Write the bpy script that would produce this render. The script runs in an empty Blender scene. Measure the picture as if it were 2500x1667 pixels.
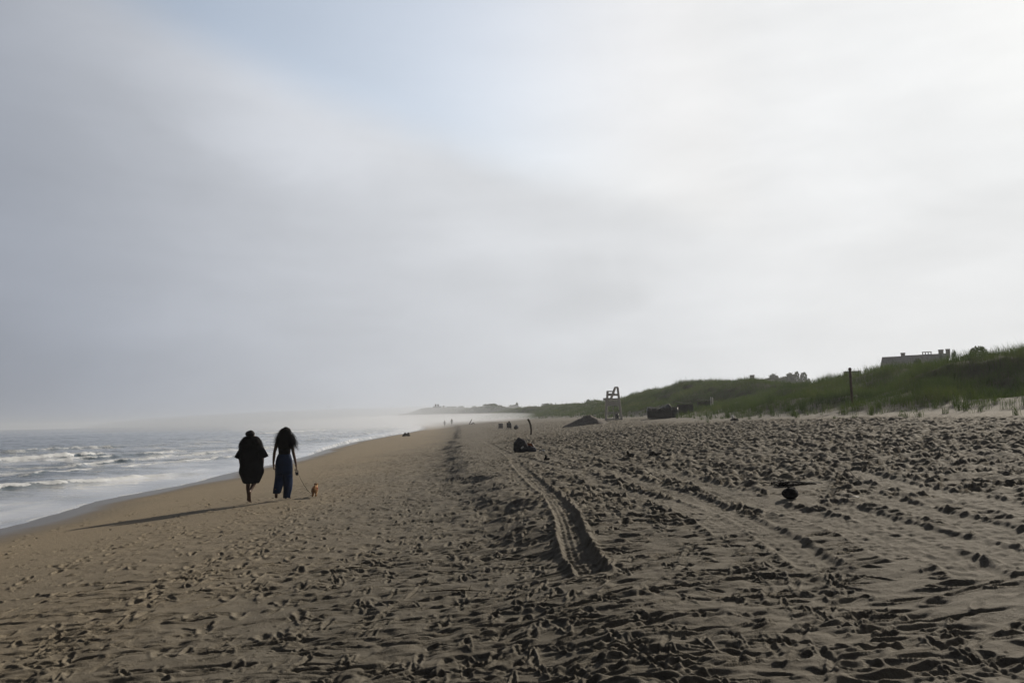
import bpy, math, random
import numpy as np
from mathutils import Vector, Matrix
random.seed(7); rng = np.random.default_rng(11)
S = bpy.context.scene
COL = S.collection
R = math.radians

# ------------------------------------------------------------------ camera
EYE = 2.2; FPX = 1875.0; PITCH = math.atan(189.5/FPX); ROLL = math.atan(0.0193)
cam = bpy.data.cameras.new("camera"); camo = bpy.data.objects.new("camera", cam); COL.objects.link(camo)
F = Vector((0, math.cos(PITCH), math.sin(PITCH))); R0 = Vector((1, 0, 0)); U0 = R0.cross(F)
RT = R0*math.cos(ROLL) - U0*math.sin(ROLL); UP = RT.cross(F)
camo.matrix_world = Matrix(((RT.x, UP.x, -F.x, 0), (RT.y, UP.y, -F.y, 0), (RT.z, UP.z, -F.z, EYE), (0, 0, 0, 1)))
cam.sensor_width = 36; cam.lens = 27; cam.clip_start = 0.05; cam.clip_end = 20000
S.camera = camo
# ------------------------------------------------------------------ world
SUN_AZ, SUN_EL = 41.0, 25.5            # degrees right of +Y, above horizon
SD = Vector((math.sin(R(SUN_AZ))*math.cos(R(SUN_EL)), math.cos(R(SUN_AZ))*math.cos(R(SUN_EL)), math.sin(R(SUN_EL))))
W = bpy.data.worlds.new("World"); S.world = W; W.use_nodes = True

class NT:
    def __init__(s, nt): s.nt = nt; s.n = nt.nodes; s.l = nt.links
    def new(s, t, **k):
        n = s.n.new(t)
        for a, b in k.items(): setattr(n, a, b)
        return n
    def put(s, sock, v):
        if hasattr(v, 'is_output') or isinstance(v, bpy.types.NodeSocket): s.l.new(v, sock)
        else: sock.default_value = v
    def m(s, op, a, b=0.0, c=None, clamp=False):
        n = s.new('ShaderNodeMath', operation=op, use_clamp=clamp)
        s.put(n.inputs[0], a); s.put(n.inputs[1], b)
        if c is not None: s.put(n.inputs[2], c)
        return n.outputs[0]
    def vm(s, op, a, b=(0, 0, 0)):
        n = s.new('ShaderNodeVectorMath', operation=op); s.put(n.inputs[0], a); s.put(n.inputs[1], b)
        return n.outputs['Value'] if op in ('DOT_PRODUCT', 'LENGTH') else n.outputs['Vector']
    def mr(s, v, a, b, c=0.0, d=1.0, smooth=True):
        n = s.new('ShaderNodeMapRange', interpolation_type='SMOOTHSTEP' if smooth else 'LINEAR')
        s.put(n.inputs[0], v); s.put(n.inputs[1], a); s.put(n.inputs[2], b); s.put(n.inputs[3], c); s.put(n.inputs[4], d)
        return n.outputs[0]
    def mix(s, f, a, b, mode='MIX'):
        n = s.new('ShaderNodeMix', data_type='RGBA', blend_type=mode)
        s.put(n.inputs[0], f); s.put(n.inputs[6], a); s.put(n.inputs[7], b); return n.outputs[2]
    def noise(s, vec, scale, detail=4, rough=.5, out='Fac', dist=0.0):
        n = s.new('ShaderNodeTexNoise'); s.put(n.inputs['Vector'], vec); n.inputs['Scale'].default_value = scale
        n.inputs['Detail'].default_value = detail; n.inputs['Roughness'].default_value = rough; n.inputs['Distortion'].default_value = dist
        return n.outputs[out]
    def ramp(s, v, stops):
        n = s.new('ShaderNodeValToRGB'); s.put(n.inputs[0], v); e = n.color_ramp.elements
        while len(e) < len(stops): e.new(.5)
        for i, (p, c) in enumerate(stops): e[i].position = p; e[i].color = (*c, 1) if len(c) == 3 else c
        return n.outputs[0]
T = NT(W.node_tree)
bg = T.n['Background']
sky = T.new('ShaderNodeTexSky', sky_type='NISHITA'); sky.sun_disc = False
sky.sun_elevation = R(SUN_EL); sky.sun_rotation = R(SUN_AZ); sky.air_density = 1.0; sky.dust_density = 2.0; sky.altitude = 0
d = T.new('ShaderNodeTexCoord').outputs['Generated']
sep = T.new('ShaderNodeSeparateXYZ'); T.put(sep.inputs[0], d)
dx, dy, dz = sep.outputs
az = T.m('MULTIPLY', T.m('ARCTAN2', dx, dy), 57.2958)
el = T.m('MULTIPLY', T.m('ARCSINE', dz), 57.2958)
ang = T.m('MULTIPLY', T.m('ARCCOSINE', T.vm('DOT_PRODUCT', d, tuple(SD))), 1/math.pi)
# cloud deck dims away from the sun; unseen part darkened to cut ambient
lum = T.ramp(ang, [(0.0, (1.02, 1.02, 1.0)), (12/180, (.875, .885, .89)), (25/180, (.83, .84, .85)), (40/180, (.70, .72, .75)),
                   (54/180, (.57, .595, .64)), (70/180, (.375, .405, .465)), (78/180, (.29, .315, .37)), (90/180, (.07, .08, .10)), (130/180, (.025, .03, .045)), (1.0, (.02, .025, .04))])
dirv = T.vm('MULTIPLY', d, (1.0, 1.0, 1.5))
n1 = T.noise(dirv, 1.7, 5, .5, dist=.3)
n2 = T.noise(T.vm('ADD', dirv, (3.1, 1.7, 5.2)), 4.2, 6, .55, dist=.5)
n3 = T.noise(T.vm('MULTIPLY', d, (2.0, 2.0, 9.0)), 2.3, 5, .5)
wob = T.m('MULTIPLY', T.m('SUBTRACT', n2, .5), 9.0)
wob2 = T.m('MULTIPLY', T.m('SUBTRACT', n1, .5), 14.0)
sh = T.m('ADD', .925, T.m('MULTIPLY', T.m('SUBTRACT', n1, .5), .18))
sh = T.m('ADD', sh, T.m('MULTIPLY', T.m('SUBTRACT', n2, .5), .17))
sh = T.m('ADD', sh, T.m('MULTIPLY', T.m('SUBTRACT', n3, .5), .17))
# the low part of the deck is darker out over the sea, a grey streak hangs low in the middle
low = T.mr(T.m('ADD', el, wob), 1.0, 17.0, 1.0, 1.05)
sh = T.m('MULTIPLY', sh, low)
def blob(a0, e0, wa, we, rot=0.0):
    a = T.m('SUBTRACT', T.m('ADD', az, T.m('MULTIPLY', wob, .8)), a0); e = T.m('SUBTRACT', T.m('ADD', el, T.m('MULTIPLY', wob, .35)), e0)
    c, s_ = math.cos(R(rot)), math.sin(R(rot))
    u = T.m('ADD', T.m('MULTIPLY', a, c/wa), T.m('MULTIPLY', e, s_/wa)); v = T.m('SUBTRACT', T.m('MULTIPLY', e, c/we), T.m('MULTIPLY', a, s_/we))
    q = T.m('ADD', T.m('MULTIPLY', u, u), T.m('MULTIPLY', v, v))
    return T.mr(q, 0.0, 1.0, 1.0, 0.0)
sh = T.m('MULTIPLY', sh, T.m('SUBTRACT', 1.0, T.m('MULTIPLY', blob(2.5, 10.0, 11, 3.4), .06)))
sh = T.m('MULTIPLY', sh, T.m('SUBTRACT', 1.0, T.m('MULTIPLY', blob(5.5, 8.0, 6.5, 1.9, 14), .05)))
sh = T.m('MULTIPLY', sh, T.m('SUBTRACT', 1.0, T.m('MULTIPLY', blob(31, 11.5, 9, 2.6, 10), .06)))
sh = T.m('MULTIPLY', sh, T.m('SUBTRACT', 1.0, T.m('MULTIPLY', blob(-27, 17, 13, 9, 0), .05)))
sh = T.m('MULTIPLY', sh, T.m('ADD', 1.0, T.m('MULTIPLY', blob(-17, 21.5, 13, 5, -12), .12)))
sh = T.m('MULTIPLY', sh, T.m('SUBTRACT', 1.0, T.m('MULTIPLY', blob(7, 17.5, 15, 6, 0), .07)))
sh = T.m('MULTIPLY', sh, T.mr(el, 30.0, 43.0, 1.0, .10))  # upper sky out of view dimmed to weaken ambient light
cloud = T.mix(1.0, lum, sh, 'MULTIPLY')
# thin blue opening above the line that slopes down to the right
ln = T.m('SUBTRACT', el, T.m('ADD', 18.6, T.m('MULTIPLY', T.m('SUBTRACT', -3.0, az), .30)))
blue = T.mr(T.m('ADD', ln, T.m('MULTIPLY', wob, .22)), -1.2, 3.0)
blue = T.m('MULTIPLY', blue, T.mr(T.m('ADD', az, T.m('MULTIPLY', wob2, .7)), 21.0, -5.0))
blue = T.m('MULTIPLY', blue, T.mr(az, -40.0, -22.0))
opening = T.m('MULTIPLY', blue, .54)
skyc = T.mix(1.0, sky.outputs[0], (.085, .085, .085, 1), 'MULTIPLY')
skyc = T.mix(1.0, skyc, (2.25, 2.15, 1.95, 1), 'MULTIPLY')
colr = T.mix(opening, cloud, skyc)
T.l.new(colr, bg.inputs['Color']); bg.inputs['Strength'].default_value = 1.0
# ------------------------------------------------------------------ sun
sl = bpy.data.lights.new("sun", 'SUN'); sl.energy = 5.0; sl.angle = R(1.4); sl.color = (1.0, .90, .76)
so = bpy.data.objects.new("sun", sl); COL.objects.link(so)
so.rotation_euler = (-SD).to_track_quat('-Z', 'Y').to_euler()
vs = S.view_settings; vs.view_transform = 'Standard'; vs.look = 'None'; vs.gamma = 1; vs.exposure = 0.0; vs.use_curve_mapping = False
S.cycles.volume_bounces = 1; S.cycles.max_bounces = 6

# ------------------------------------------------------------------ helpers
def tag(o, label=None, cat=None, group=None, kind=None):
    if label: o['label'] = label
    if cat: o['category'] = cat
    if group: o['group'] = group
    if kind: o['kind'] = kind
    return o
def empty(name, loc=(0, 0, 0), rz=0.0, label=None, cat=None, group=None):
    o = bpy.data.objects.new(name, None); COL.objects.link(o); o.location = loc; o.rotation_euler = (0, 0, rz); o.empty_display_size = .2
    return tag(o, label, cat, group)
def link(name, me, mats, parent=None, smooth=False):
    o = bpy.data.objects.new(name, me); COL.objects.link(o)
    for m_ in (mats if isinstance(mats, (list, tuple)) else [mats]): me.materials.append(m_)
    if parent: o.parent = parent
    if smooth: me.polygons.foreach_set('use_smooth', np.ones(len(me.polygons), bool))
    return o
def npmesh(name, V, Fq, k=4):
    me = bpy.data.meshes.new(name); n = len(V); f = len(Fq)
    me.vertices.add(n); me.vertices.foreach_set('co', np.ascontiguousarray(V, dtype=np.float32).ravel())
    me.loops.add(f*k); me.loops.foreach_set('vertex_index', np.ascontiguousarray(Fq, dtype=np.int32).ravel())
    me.polygons.add(f); me.polygons.foreach_set('loop_start', np.arange(0, f*k, k, dtype=np.int32))
    me.polygons.foreach_set('loop_total', np.full(f, k, dtype=np.int32)); me.update(calc_edges=True); return me
class MB:                                   # collects simple shapes, links them as one mesh
    def __init__(s): s.v = []; s.f = []
    def add(s, vs_, fs):
        b = len(s.v); s.v += [tuple(v) for v in vs_]; s.f += [tuple(i+b for i in f) for f in fs]; return s
    def box(s, c, h, M=None, bev=0.0):
        x, y, z = h; P = []
        if bev <= 0:
            P = [Vector((sx*x, sy*y, sz*z)) for sz in (-1, 1) for sy in (-1, 1) for sx in (-1, 1)]
            fs = [(0, 2, 3, 1), (4, 5, 7, 6), (0, 1, 5, 4), (2, 6, 7, 3), (0, 4, 6, 2), (1, 3, 7, 5)]
        else:
            P = []; b = bev
            for sz in (-1, 1):
                for (px, py) in ((-x+b, -y), (x-b, -y), (x, -y+b), (x, y-b), (x-b, y), (-x+b, y), (-x, y-b), (-x, -y+b)): P.append(Vector((px, py, sz*z)))
            fs = [tuple(range(7, -1, -1)), tuple(range(8, 16))] + [(i, (i+1) % 8, 8+(i+1) % 8, 8+i) for i in range(8)]
        P = [(M @ p if M else p) + Vector(c) for p in P]
        return s.add(P, fs)
    def beam(s, p, q, w, h, up=(0, 0, 1)):
        p, q = Vector(p), Vector(q); a = (q-p); L = a.length; a.normalize(); u = Vector(up)
        if abs(a.dot(u)) > .95: u = Vector((1, 0, 0)) if abs(a.x) < .9 else Vector((0, 1, 0))
        b = a.cross(u).normalized(); c = b.cross(a).normalized()
        M = Matrix((b, a, c)).transposed()
        return s.box((p+q)/2, (w/2, L/2, h/2), M)
    def tube(s, pts, rad, n=8, cap=True):
        pts = [Vector(p) for p in pts]; b = len(s.v); m = len(pts)
        if not isinstance(rad, (list, tuple)): rad = [rad]*m
        t0 = (pts[1]-pts[0]).normalized(); u = t0.orthogonal().normalized()
        for i in range(m):
            t = (pts[min(i+1, m-1)]-pts[max(i-1, 0)]).normalized(); u = (u-t*u.dot(t)).normalized(); w = t.cross(u)
            for k in range(n):
                a = 2*math.pi*k/n; s.v.append(tuple(pts[i]+(u*math.cos(a)+w*math.sin(a))*rad[i]))
        for i in range(m-1):
            for k in range(n): s.f.append((b+i*n+k, b+i*n+(k+1) % n, b+(i+1)*n+(k+1) % n, b+(i+1)*n+k))
        if cap: s.f.append(tuple(b+k for k in range(n-1, -1, -1))); s.f.append(tuple(b+(m-1)*n+k for k in range(n)))
        return s
    def loft(s, rings, n=36, cap0=True, cap1=True):      # rings: (z, cx, cy, rx, ry[, foldamp, folds, phase])
        b = len(s.v)
        for r in rings:
            z, cx, cy, rx, ry = r[:5]; fa, k, ph = (list(r[5:]) + [0, 7, 0])[:3]
            for i in range(n):
                a = 2*math.pi*i/n; f = 1+fa*math.sin(k*a+ph)+fa*.6*math.sin((k*2-3)*a+1.7*ph)
                s.v.append((cx+math.cos(a)*rx*f, cy+math.sin(a)*ry*f, z+fa*.15*math.sin(k*a)))
        for j in range(len(rings)-1):
            for i in range(n): s.f.append((b+j*n+i, b+j*n+(i+1) % n, b+(j+1)*n+(i+1) % n, b+(j+1)*n+i))
        if cap0: s.f.append(tuple(b+k for k in range(n-1, -1, -1)))
        if cap1: s.f.append(tuple(b+(len(rings)-1)*n+k for k in range(n)))
        return s
    def lump(s, c, r, seed=0, amp=.15, nu=18, nv=12, M=None):
        b = len(s.v); rs = np.random.default_rng(seed); ph = rs.uniform(0, 6.28, 8)
        for j in range(nv+1):
            t = math.pi*j/nv
            for i in range(nu):
                a = 2*math.pi*i/nu; dd = Vector((math.sin(t)*math.cos(a), math.sin(t)*math.sin(a), math.cos(t)))
                f = 1+amp*(math.sin(3*dd.x+ph[0])*math.sin(4*dd.y+ph[1])+.6*math.sin(7*dd.z+ph[2])*math.sin(6*dd.x+ph[3])+.35*math.sin(13*dd.y+ph[4])*math.sin(11*dd.x+ph[5]))
                p = Vector((dd.x*r[0]*f, dd.y*r[1]*f, dd.z*r[2]*f)); s.v.append(tuple((M @ p if M else p)+Vector(c)))
        for j in range(nv):
            for i in range(nu): s.f.append((b+j*nu+i, b+(j+1)*nu+i, b+(j+1)*nu+(i+1) % nu, b+j*nu+(i+1) % nu))
        return s
    def build(s, name, mat, parent=None, smooth=False):
        me = bpy.data.meshes.new(name); me.from_pydata(s.v, [], s.f); me.update()
        return link(name, me, mat, parent, smooth)

def material(name, col, rough=.7, var=.15, scale=8.0, spec=.3, bump=0.0, bscale=40.0, stretch=(1, 1, 1), sub=0.0, transl=None, metal=0.0):
    m_ = bpy.data.materials.new(name); m_.use_nodes = True; t = NT(m_.node_tree); b = t.n['Principled BSDF']
    co = t.new('ShaderNodeTexCoord').outputs['Object']; co = t.vm('MULTIPLY', co, stretch)
    n = t.noise(co, scale, 5, .6)
    lo = tuple(c*(1-var*1.6) for c in col); hi = tuple(min(1, c*(1+var*1.6)) for c in col)
    t.l.new(t.ramp(n, [(.3, lo), (.7, hi)]), b.inputs['Base Color'])
    t.l.new(t.mr(t.noise(co, scale*3, 3), .3, .7, max(0, rough-.1), min(1, rough+.1)), b.inputs['Roughness'])
    b.inputs['Specular IOR Level'].default_value = spec; b.inputs['Metallic'].default_value = metal
    if bump:
        bn = t.new('ShaderNodeBump'); bn.inputs['Strength'].default_value = bump; bn.inputs['Distance'].default_value = .01
        t.l.new(t.noise(co, bscale, 4, .6), bn.inputs['Height']); t.l.new(bn.outputs[0], b.inputs['Normal'])
    if transl:
        out = t.n['Material Output']; tr = t.new('ShaderNodeBsdfTranslucent'); tr.inputs[0].default_value = (*transl, 1)
        mx = t.new('ShaderNodeMixShader'); mx.inputs[0].default_value = .35
        t.l.new(b.outputs[0], mx.inputs[1]); t.l.new(tr.outputs[0], mx.inputs[2]); t.l.new(mx.outputs[0], out.inputs[0])
    return m_

# ------------------------------------------------------------------ noise
_p = rng.permutation(512); _g = rng.uniform(0, 2*np.pi, 512); _gx, _gy = np.cos(_g), np.sin(_g)
def perlin(x, y, seed=0):
    xi = np.floor(x).astype(np.int64); yi = np.floor(y).astype(np.int64); fx = x-xi; fy = y-yi
    def gr(ix, iy, ax, ay):
        h = _p[(_p[(ix+seed*37) & 511]+iy) & 511]; return _gx[h]*ax+_gy[h]*ay
    u = fx*fx*fx*(fx*(fx*6-15)+10); v = fy*fy*fy*(fy*(fy*6-15)+10)
    a = gr(xi, yi, fx, fy); b = gr(xi+1, yi, fx-1, fy); c = gr(xi, yi+1, fx, fy-1); e = gr(xi+1, yi+1, fx-1, fy-1)
    return 1.5*((a*(1-u)+b*u)*(1-v)+(c*(1-u)+e*u)*v)
def fbm(x, y, o=4, seed=0, g=.5):
    s = 0; a = 1.0
    for i in range(o): s = s+a*perlin(x*2**i, y*2**i, seed+i); a *= g
    return s
def sstep(a, b, x): t = np.clip((x-a)/(b-a), 0, 1); return t*t*(3-2*t)

# ------------------------------------------------------------------ shape of the coast
def Xs(Y):                                   # mean water line
    Yc = np.clip(Y, -400, 930)
    return -11.2-.03*Yc-.00018*Yc*np.abs(Yc) - np.clip(Y-930, 0, 4000)*(-.6)
EDGE = [(0, 1290), (80, 1272), (150, 1250), (187, 1236), (240, 1217), (290, 1207), (370, 1193), (440, 1182), (500, 1169), (530, 1158), (600, 1142), (660, 1132), (752, 1109), (790, 1092), (866, 1073), (911, 1066), (984, 1056)]
_ez = lambda sx, sy: (EYE-.0)*FPX/(sy-(1023-.0193*(sx-1250)))
_ey = np.array([_ez(a, b) for a, b in EDGE]); _ex = np.array([(a-1250)/FPX*_ez(a, b) for a, b in EDGE])
_eo = _ex-Xs(_ey); _eo = _eo  # offsets of the swash edge from the mean line
def edge(Y):
    o = np.interp(Y, np.concatenate([[-30], _ey, [190, 260]]), np.concatenate([[_eo[0]], _eo, [0.3, 0]]))
    return Xs(Y)+o+.10*perlin(Y*.9, Y*0+3.3, 5)+.05*perlin(Y*2.7, Y*0+1.3, 6)+.5*perlin(Y*.06, Y*0+8.3, 7)*sstep(60, 120, Y)
CU = [-60, -25, -8, 0, 4, 8, 12.2, 14, 16, 20, 25, 28, 30]
CZ = [-3.0, -1.6, -.5, 0, .24, .50, .78, .86, 1.03, 1.42, 1.80, 2.02, 2.35]
CRY = [-100, 30, 40, 50, 60, 75, 85, 100, 120, 150, 200, 260, 350, 500, 600, 700, 780, 850, 950, 1100]
CRZ = [5.0, 4.42, 4.65, 4.43, 3.87, 3.92, 4.91, 5.88, 5.95, 4.75, 5.04, 5.95, 5.6, 6.49, 8.92, 10.42, 8.05, 5.4, 1.8, 1.6]
def toe(Y): return 28.0+1.2*np.sin(Y*.05+.8)-2.0*np.exp(-((Y-45)/14)**2)+3.0*sstep(150, 230, Y)*(1-sstep(250, 330, Y)) + 1.2*np.exp(-((Y-72)/10)**2)*2.2
def ground(X, Y, micro=False):
    X = np.asarray(X, float); Y = np.asarray(Y, float); u = X-Xs(Y)
    Yf = np.clip(Y, 0, 900)
    uc = 9.2+3.0*np.exp(-np.clip(Yf-8, 0, 999)/22)
    z = np.interp(u, CU, CZ)
    z = z+(.07+.10*sstep(6, 11, Y))*sstep(-1.15, -.25, (u-uc)-.35+.6*perlin(Y*.35, u*.2, 3)+.22*perlin(Y*1.3, u*.6, 4))-.05*sstep(-5, -1.5, u-uc)*(1-sstep(-1.5, -.3, u-uc))
    z = z+.34*sstep(60, 190, Y)*sstep(4, 9, u)*(1-sstep(16, 22, u))
    # dunes
    t = toe(Y); cr = np.interp(Y, CRY, CRZ)
    w = sstep(0, 12.5, u-t)
    hum = .70*fbm(X*.13+3, Y*.10, 3, 21)+.22*fbm(X*.5, Y*.4, 2, 24)
    dune = cr-np.interp(u, CU, CZ)
    z = z+w*(dune-.1*sstep(42, 60, u)*8)+hum*sstep(0, 5, u-t)*.9
    z = z+sstep(-1, 2.5, u-t)*.10
    z = z+.06*fbm(X*.16, Y*.16, 3, 31)*sstep(9, 13, u)*(1-sstep(26, 30, u))
    z = z-(1-sstep(-6, 0, u))*0
    z = np.where(Y > 940, z*(1-sstep(940, 1050, Y))-2.5*sstep(940, 1050, Y), z)
    return z
def g1(x, y): return float(ground(np.array([x]), np.array([y]))[0])
def ray(sx, sy):
    v = F+RT*((sx-1250)/FPX)+UP*((833.5-sy)/FPX); return v
def at(sx, sy, D):                           # point seen at photo pixel at depth D
    v = ray(sx, sy); return Vector((0, 0, EYE))+v*(D/v.y)
def hit(sx, sy, lo=2.0, hi=900.0):           # where the ground is seen at a photo pixel
    v = ray(sx, sy); v = v/v.y; D = lo; step = .05
    while D < hi:
        if EYE+v.z*D < g1(v.x*D, D): break
        D += step; step = max(.05, D*.004)
    return Vector((v.x*D, D, g1(v.x*D, D)))

# ------------------------------------------------------------------ sand terrain
aw = np.radians(np.concatenate([np.linspace(-180, -62, 50, endpoint=False), np.linspace(-62, -39, 60, endpoint=False), np.linspace(-39, 39, 1260, endpoint=False),
                                np.linspace(39, 62, 60, endpoint=False), np.linspace(62, 180, 50, endpoint=False)]))
rr = [.6]
while rr[-1] < 3800:
    r_ = rr[-1]; rr.append(r_+min(r_*(.03 if r_ < 2.5 else (.0022 if r_ < 10 else .0036) if r_ < 45 else .0024 if r_ < 110 else .011 if r_ < 1000 else .05), .055 if r_ < 45 else 999))
rr = np.array(rr); NR, NA = len(rr), len(aw)
GX = rr[:, None]*np.sin(aw)[None]; GY = rr[:, None]*np.cos(aw)[None]
H = ground(GX, GY); U = GX-Xs(GY); UE = GX-edge(GY)
TO = toe(GY); near = 1-sstep(60, 160, rr)[:, None]
dry = sstep(10.3, 13.5, U+.8*perlin(GX*.5, GY*.3, 9)); mid = sstep(4.5, 8.0, U+1.5*perlin(GX*.3, GY*.2, 12))*(1-dry)
churn = dry*(1-.93*sstep(-5.5, -1.5, U-TO+1.2*perlin(GX*.3, GY*.15, 17)))
smoothpatch = sstep(-.05, .5, perlin(GX*.22+5, GY*.30, 14)+.25*perlin(GX*.8, GY*.9, 15))
farfade = 1-.5*sstep(60, 200, rr)[:, None]
# trodden dry sand
a1 = fbm(GX*1.7, GY*2.5, 3, 41, .55); a2 = fbm(GX*4.2, GY*6.0, 2, 45, .5); a3 = perlin(GX*7.5, GY*8.5, 48)
lump = np.abs(a1)*.9+.0
AMP2 = (1+1.1*sstep(7, 16, rr))[:, None]
FAR_ = sstep(7, 14, rr)[:, None]
b1 = fbm(GX*.9, GY*2.6, 3, 42, .5); b2 = fbm(GX*2.4, GY*6.5, 2, 46, .5)
H += churn*((1-FAR_)*(.020*b1+.014*b2+.006*a3)*(1-.5*smoothpatch)+FAR_*(.046*a1+.060*a2+.026*a3-.012*(1-np.abs(a2))**3)*(1-.35*smoothpatch*(1-sstep(18, 40, rr)[:, None])))
LEDGE = np.exp(-((U-(9.2+3.0*np.exp(-np.clip(GY-8, 0, 999)/22))+.7)/1.3)**2)*sstep(3, 8, GY); H += LEDGE*(.010+.030*sstep(8, 12, rr)[:, None])*fbm(GX*1.6, GY*1.5, 3, 57)*np.where(rr < 60, 1, 1+np.clip((rr-60)/120, 0, 1.0))[:, None]
H += mid*(.014*fbm(GX*2.2, GY*2.2, 3, 51)+.020*fbm(GX*4.5, GY*5.5, 2, 54)*sstep(-.3, .3, perlin(GX*.7, GY*.6, 58))+.012*np.abs(perlin(GX*3.1, GY*3.0, 55)))
H += .012*fbm(GX*.6, GY*.5, 3, 61)*sstep(2, 6, UE)
H += .0035*fbm(GX*9, GY*9, 2, 66)*(dry*.9+.15)*near
# low dune sand: wind ripples
H += sstep(-2, 1, U-TO)*.05*fbm(GX*.9, GY*.7, 3, 71)
def sl_idx(x0, y0, rad):
    r0 = math.hypot(x0, y0); a0 = math.atan2(x0, y0)
    i0, i1 = np.searchsorted(rr, [r0-rad, r0+rad]); da = rad/max(r0, .5); j0, j1 = np.searchsorted(aw, [a0-da, a0+da])
    return i0, i1, j0, j1
def stamp(x0, y0, ang_, L, Wd, dep, rim, kind=0):
    i0, i1, j0, j1 = sl_idx(x0, y0, max(L, Wd)*2.0)
    if i1-i0 < 2 or j1-j0 < 2: return
    X = GX[i0:i1, j0:j1]-x0; Y = GY[i0:i1, j0:j1]-y0
    c, s_ = math.cos(ang_), math.sin(ang_); a = X*s_+Y*c; b = X*c-Y*s_
    Wv = Wd*(1+.25*np.clip(a/L, -1, 1))                       # ball of the foot wider than the heel
    q = np.sqrt((a/L)**2+(b/Wv)**2)
    sh_ = -1.12*dep*(1-sstep(.25, 1.12, q))*(1+.35*np.clip(a/L, -1, 1))
    sh_ += rim*np.exp(-((q-1.32)/.32)**2)*(1+.9*np.clip(-a/L*1.0, -1, 1)*(1 if kind == 0 else -1))
    H[i0:i1, j0:j1] += sh_
# footprints: walked lines on the damp beach face, crowded near the berm, churned on the dry sand
def pfield(n, y0, y1, u0, u1, fn):
    for _ in range(n):
        yy = y0*(y1/y0)**random.random() if random.random() < .75 else random.uniform(y0, y1)
        uu = random.uniform(u0, u1); xx = uu+float(Xs(yy))
        if abs(math.atan2(xx, yy)) < R(40): fn(xx, yy, uu)
def fp_mid(x, y, u):
    k = random.random(); an = (random.gauss(R(84), .28) if random.random() < .85-.035*y else random.gauss(.0, .4))+(math.pi if random.random() < .5 else 0); fl = max(0, min(1, (11-y)/5))
    if k < .8: stamp(x, y, an, (.092+.045*fl)*random.uniform(.5, 1.4), .030*random.uniform(.7, 1.4)*(1-.15*fl), random.uniform(.011, .024)*(1.15-.45*fl), random.uniform(.004, .010))
    else: stamp(x, y, random.uniform(0, 3.1), random.uniform(.03, .07), random.uniform(.03, .06), random.uniform(.01, .025), .006, 1)
def fp_dry(x, y, u):
    an = random.gauss(R(80), .45) if y < 9 else random.uniform(0, 6.28)
    if y < 9 and random.random() < .60: return
    stamp(x, y, an, (.11 if y > 9 else .15)*random.uniform(.6, 1.4), (.048 if y > 9 else .036)*random.uniform(.7, 1.3), random.uniform(.009, .019) if y < 9 else random.uniform(.03, .055), random.uniform(.005, .010) if y < 9 else random.uniform(.010, .02))
pfield(2600, 3.2, 60, 7.5, 12.5, fp_mid); pfield(700, 3.2, 60, 5.0, 8, fp_mid); pfield(480, 3.2, 50, 2.6, 6.0, fp_mid)
pfield(1500, 3.0, 26, 9.5, 14, fp_mid)
pfield(3800, 3.2, 60, 12, 25, fp_dry); pfield(900, 3.0, 14, 12, 19, fp_dry)
def walkline(x0, y0, x1, y1, step=.62, dep=.026):
    L = math.hypot(x1-x0, y1-y0); n = int(L/step); an = math.atan2(x1-x0, y1-y0); ph = random.uniform(0, 6)
    for i in range(n):
        t = i/n; sd = (1 if i % 2 else -1)*.10; w = .18*math.sin(t*9+ph)
        x = x0+(x1-x0)*t+(sd+w)*math.cos(an)+random.gauss(0, .03); y = y0+(y1-y0)*t-(sd+w)*math.sin(an)+random.gauss(0, .05)
        stamp(x, y, an+random.gauss(0, .1), .13, .05, dep*random.uniform(.7, 1.3), .008)
for sx0, sy0, sx1, sy1 in [(0, 1330, 420, 1205), (100, 1420, 560, 1212), (300, 1480, 640, 1222), (0, 1490, 480, 1300), (560, 1500, 705, 1225), (640, 1560, 760, 1150), (700, 1200, 860, 1090), (780, 1180, 900, 1085), (200, 1560, 520, 1350), (420, 1600, 840, 1180)]:
    a_, b_ = hit(sx0, sy0), hit(sx1, sy1); walkline(a_.x, a_.y, b_.x, b_.y)
# little heaps thrown up by heels, raised crumbs catching the low sun
for _ in range(420):
    yy = random.uniform(4, 40); uu = random.uniform(4.5, 14); x = uu+float(Xs(yy)); stamp(x, yy, random.uniform(0, 3), random.uniform(.05, .10), random.uniform(.04, .08), -random.uniform(.008, .026), 0.0)
for _ in range(260):
    yy = random.uniform(4, 24); uu = random.uniform(10.5, 24); x = uu+float(Xs(yy)); stamp(x, yy, R(90)+random.gauss(0, .4), random.uniform(.10, .24), random.uniform(.05, .09), -random.uniform(.010, .025), 0.0)
for _ in range(5200):
    yy = 3.2*(15/3.2)**random.random(); uu = random.uniform(5.5, 22); x = uu+float(Xs(yy))
    if perlin(np.array([x*.9]), np.array([yy*.9]), 59)[0] > -.05: stamp(x, yy, random.uniform(0, 3), random.uniform(.012, .030), random.uniform(.010, .022), -random.uniform(.004, .012), 0.0)
# long drag marks across the damp sand
for _ in range(420):
    yy = 3.6*(9.5/3.6)**random.random(); uu = random.uniform(6.5, 20); x = uu+float(Xs(yy)); stamp(x, yy, R(90)+random.gauss(-.12, .16), random.uniform(.14, .40), random.uniform(.026, .042), random.uniform(.012, .026)*random.choice((1, 1, -1)), .008)
DET = H-ground(GX, GY); LIM = .030+.008*dry+.11*sstep(8, 16, rr)[:, None]*np.maximum(dry, .15)+.03*LEDGE*sstep(6, 11, rr)[:, None]+.03*sstep(40, 90, rr)[:, None]+9*sstep(-2, 0, U-TO)
H = H-DET+LIM*np.tanh(DET/LIM)
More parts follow.
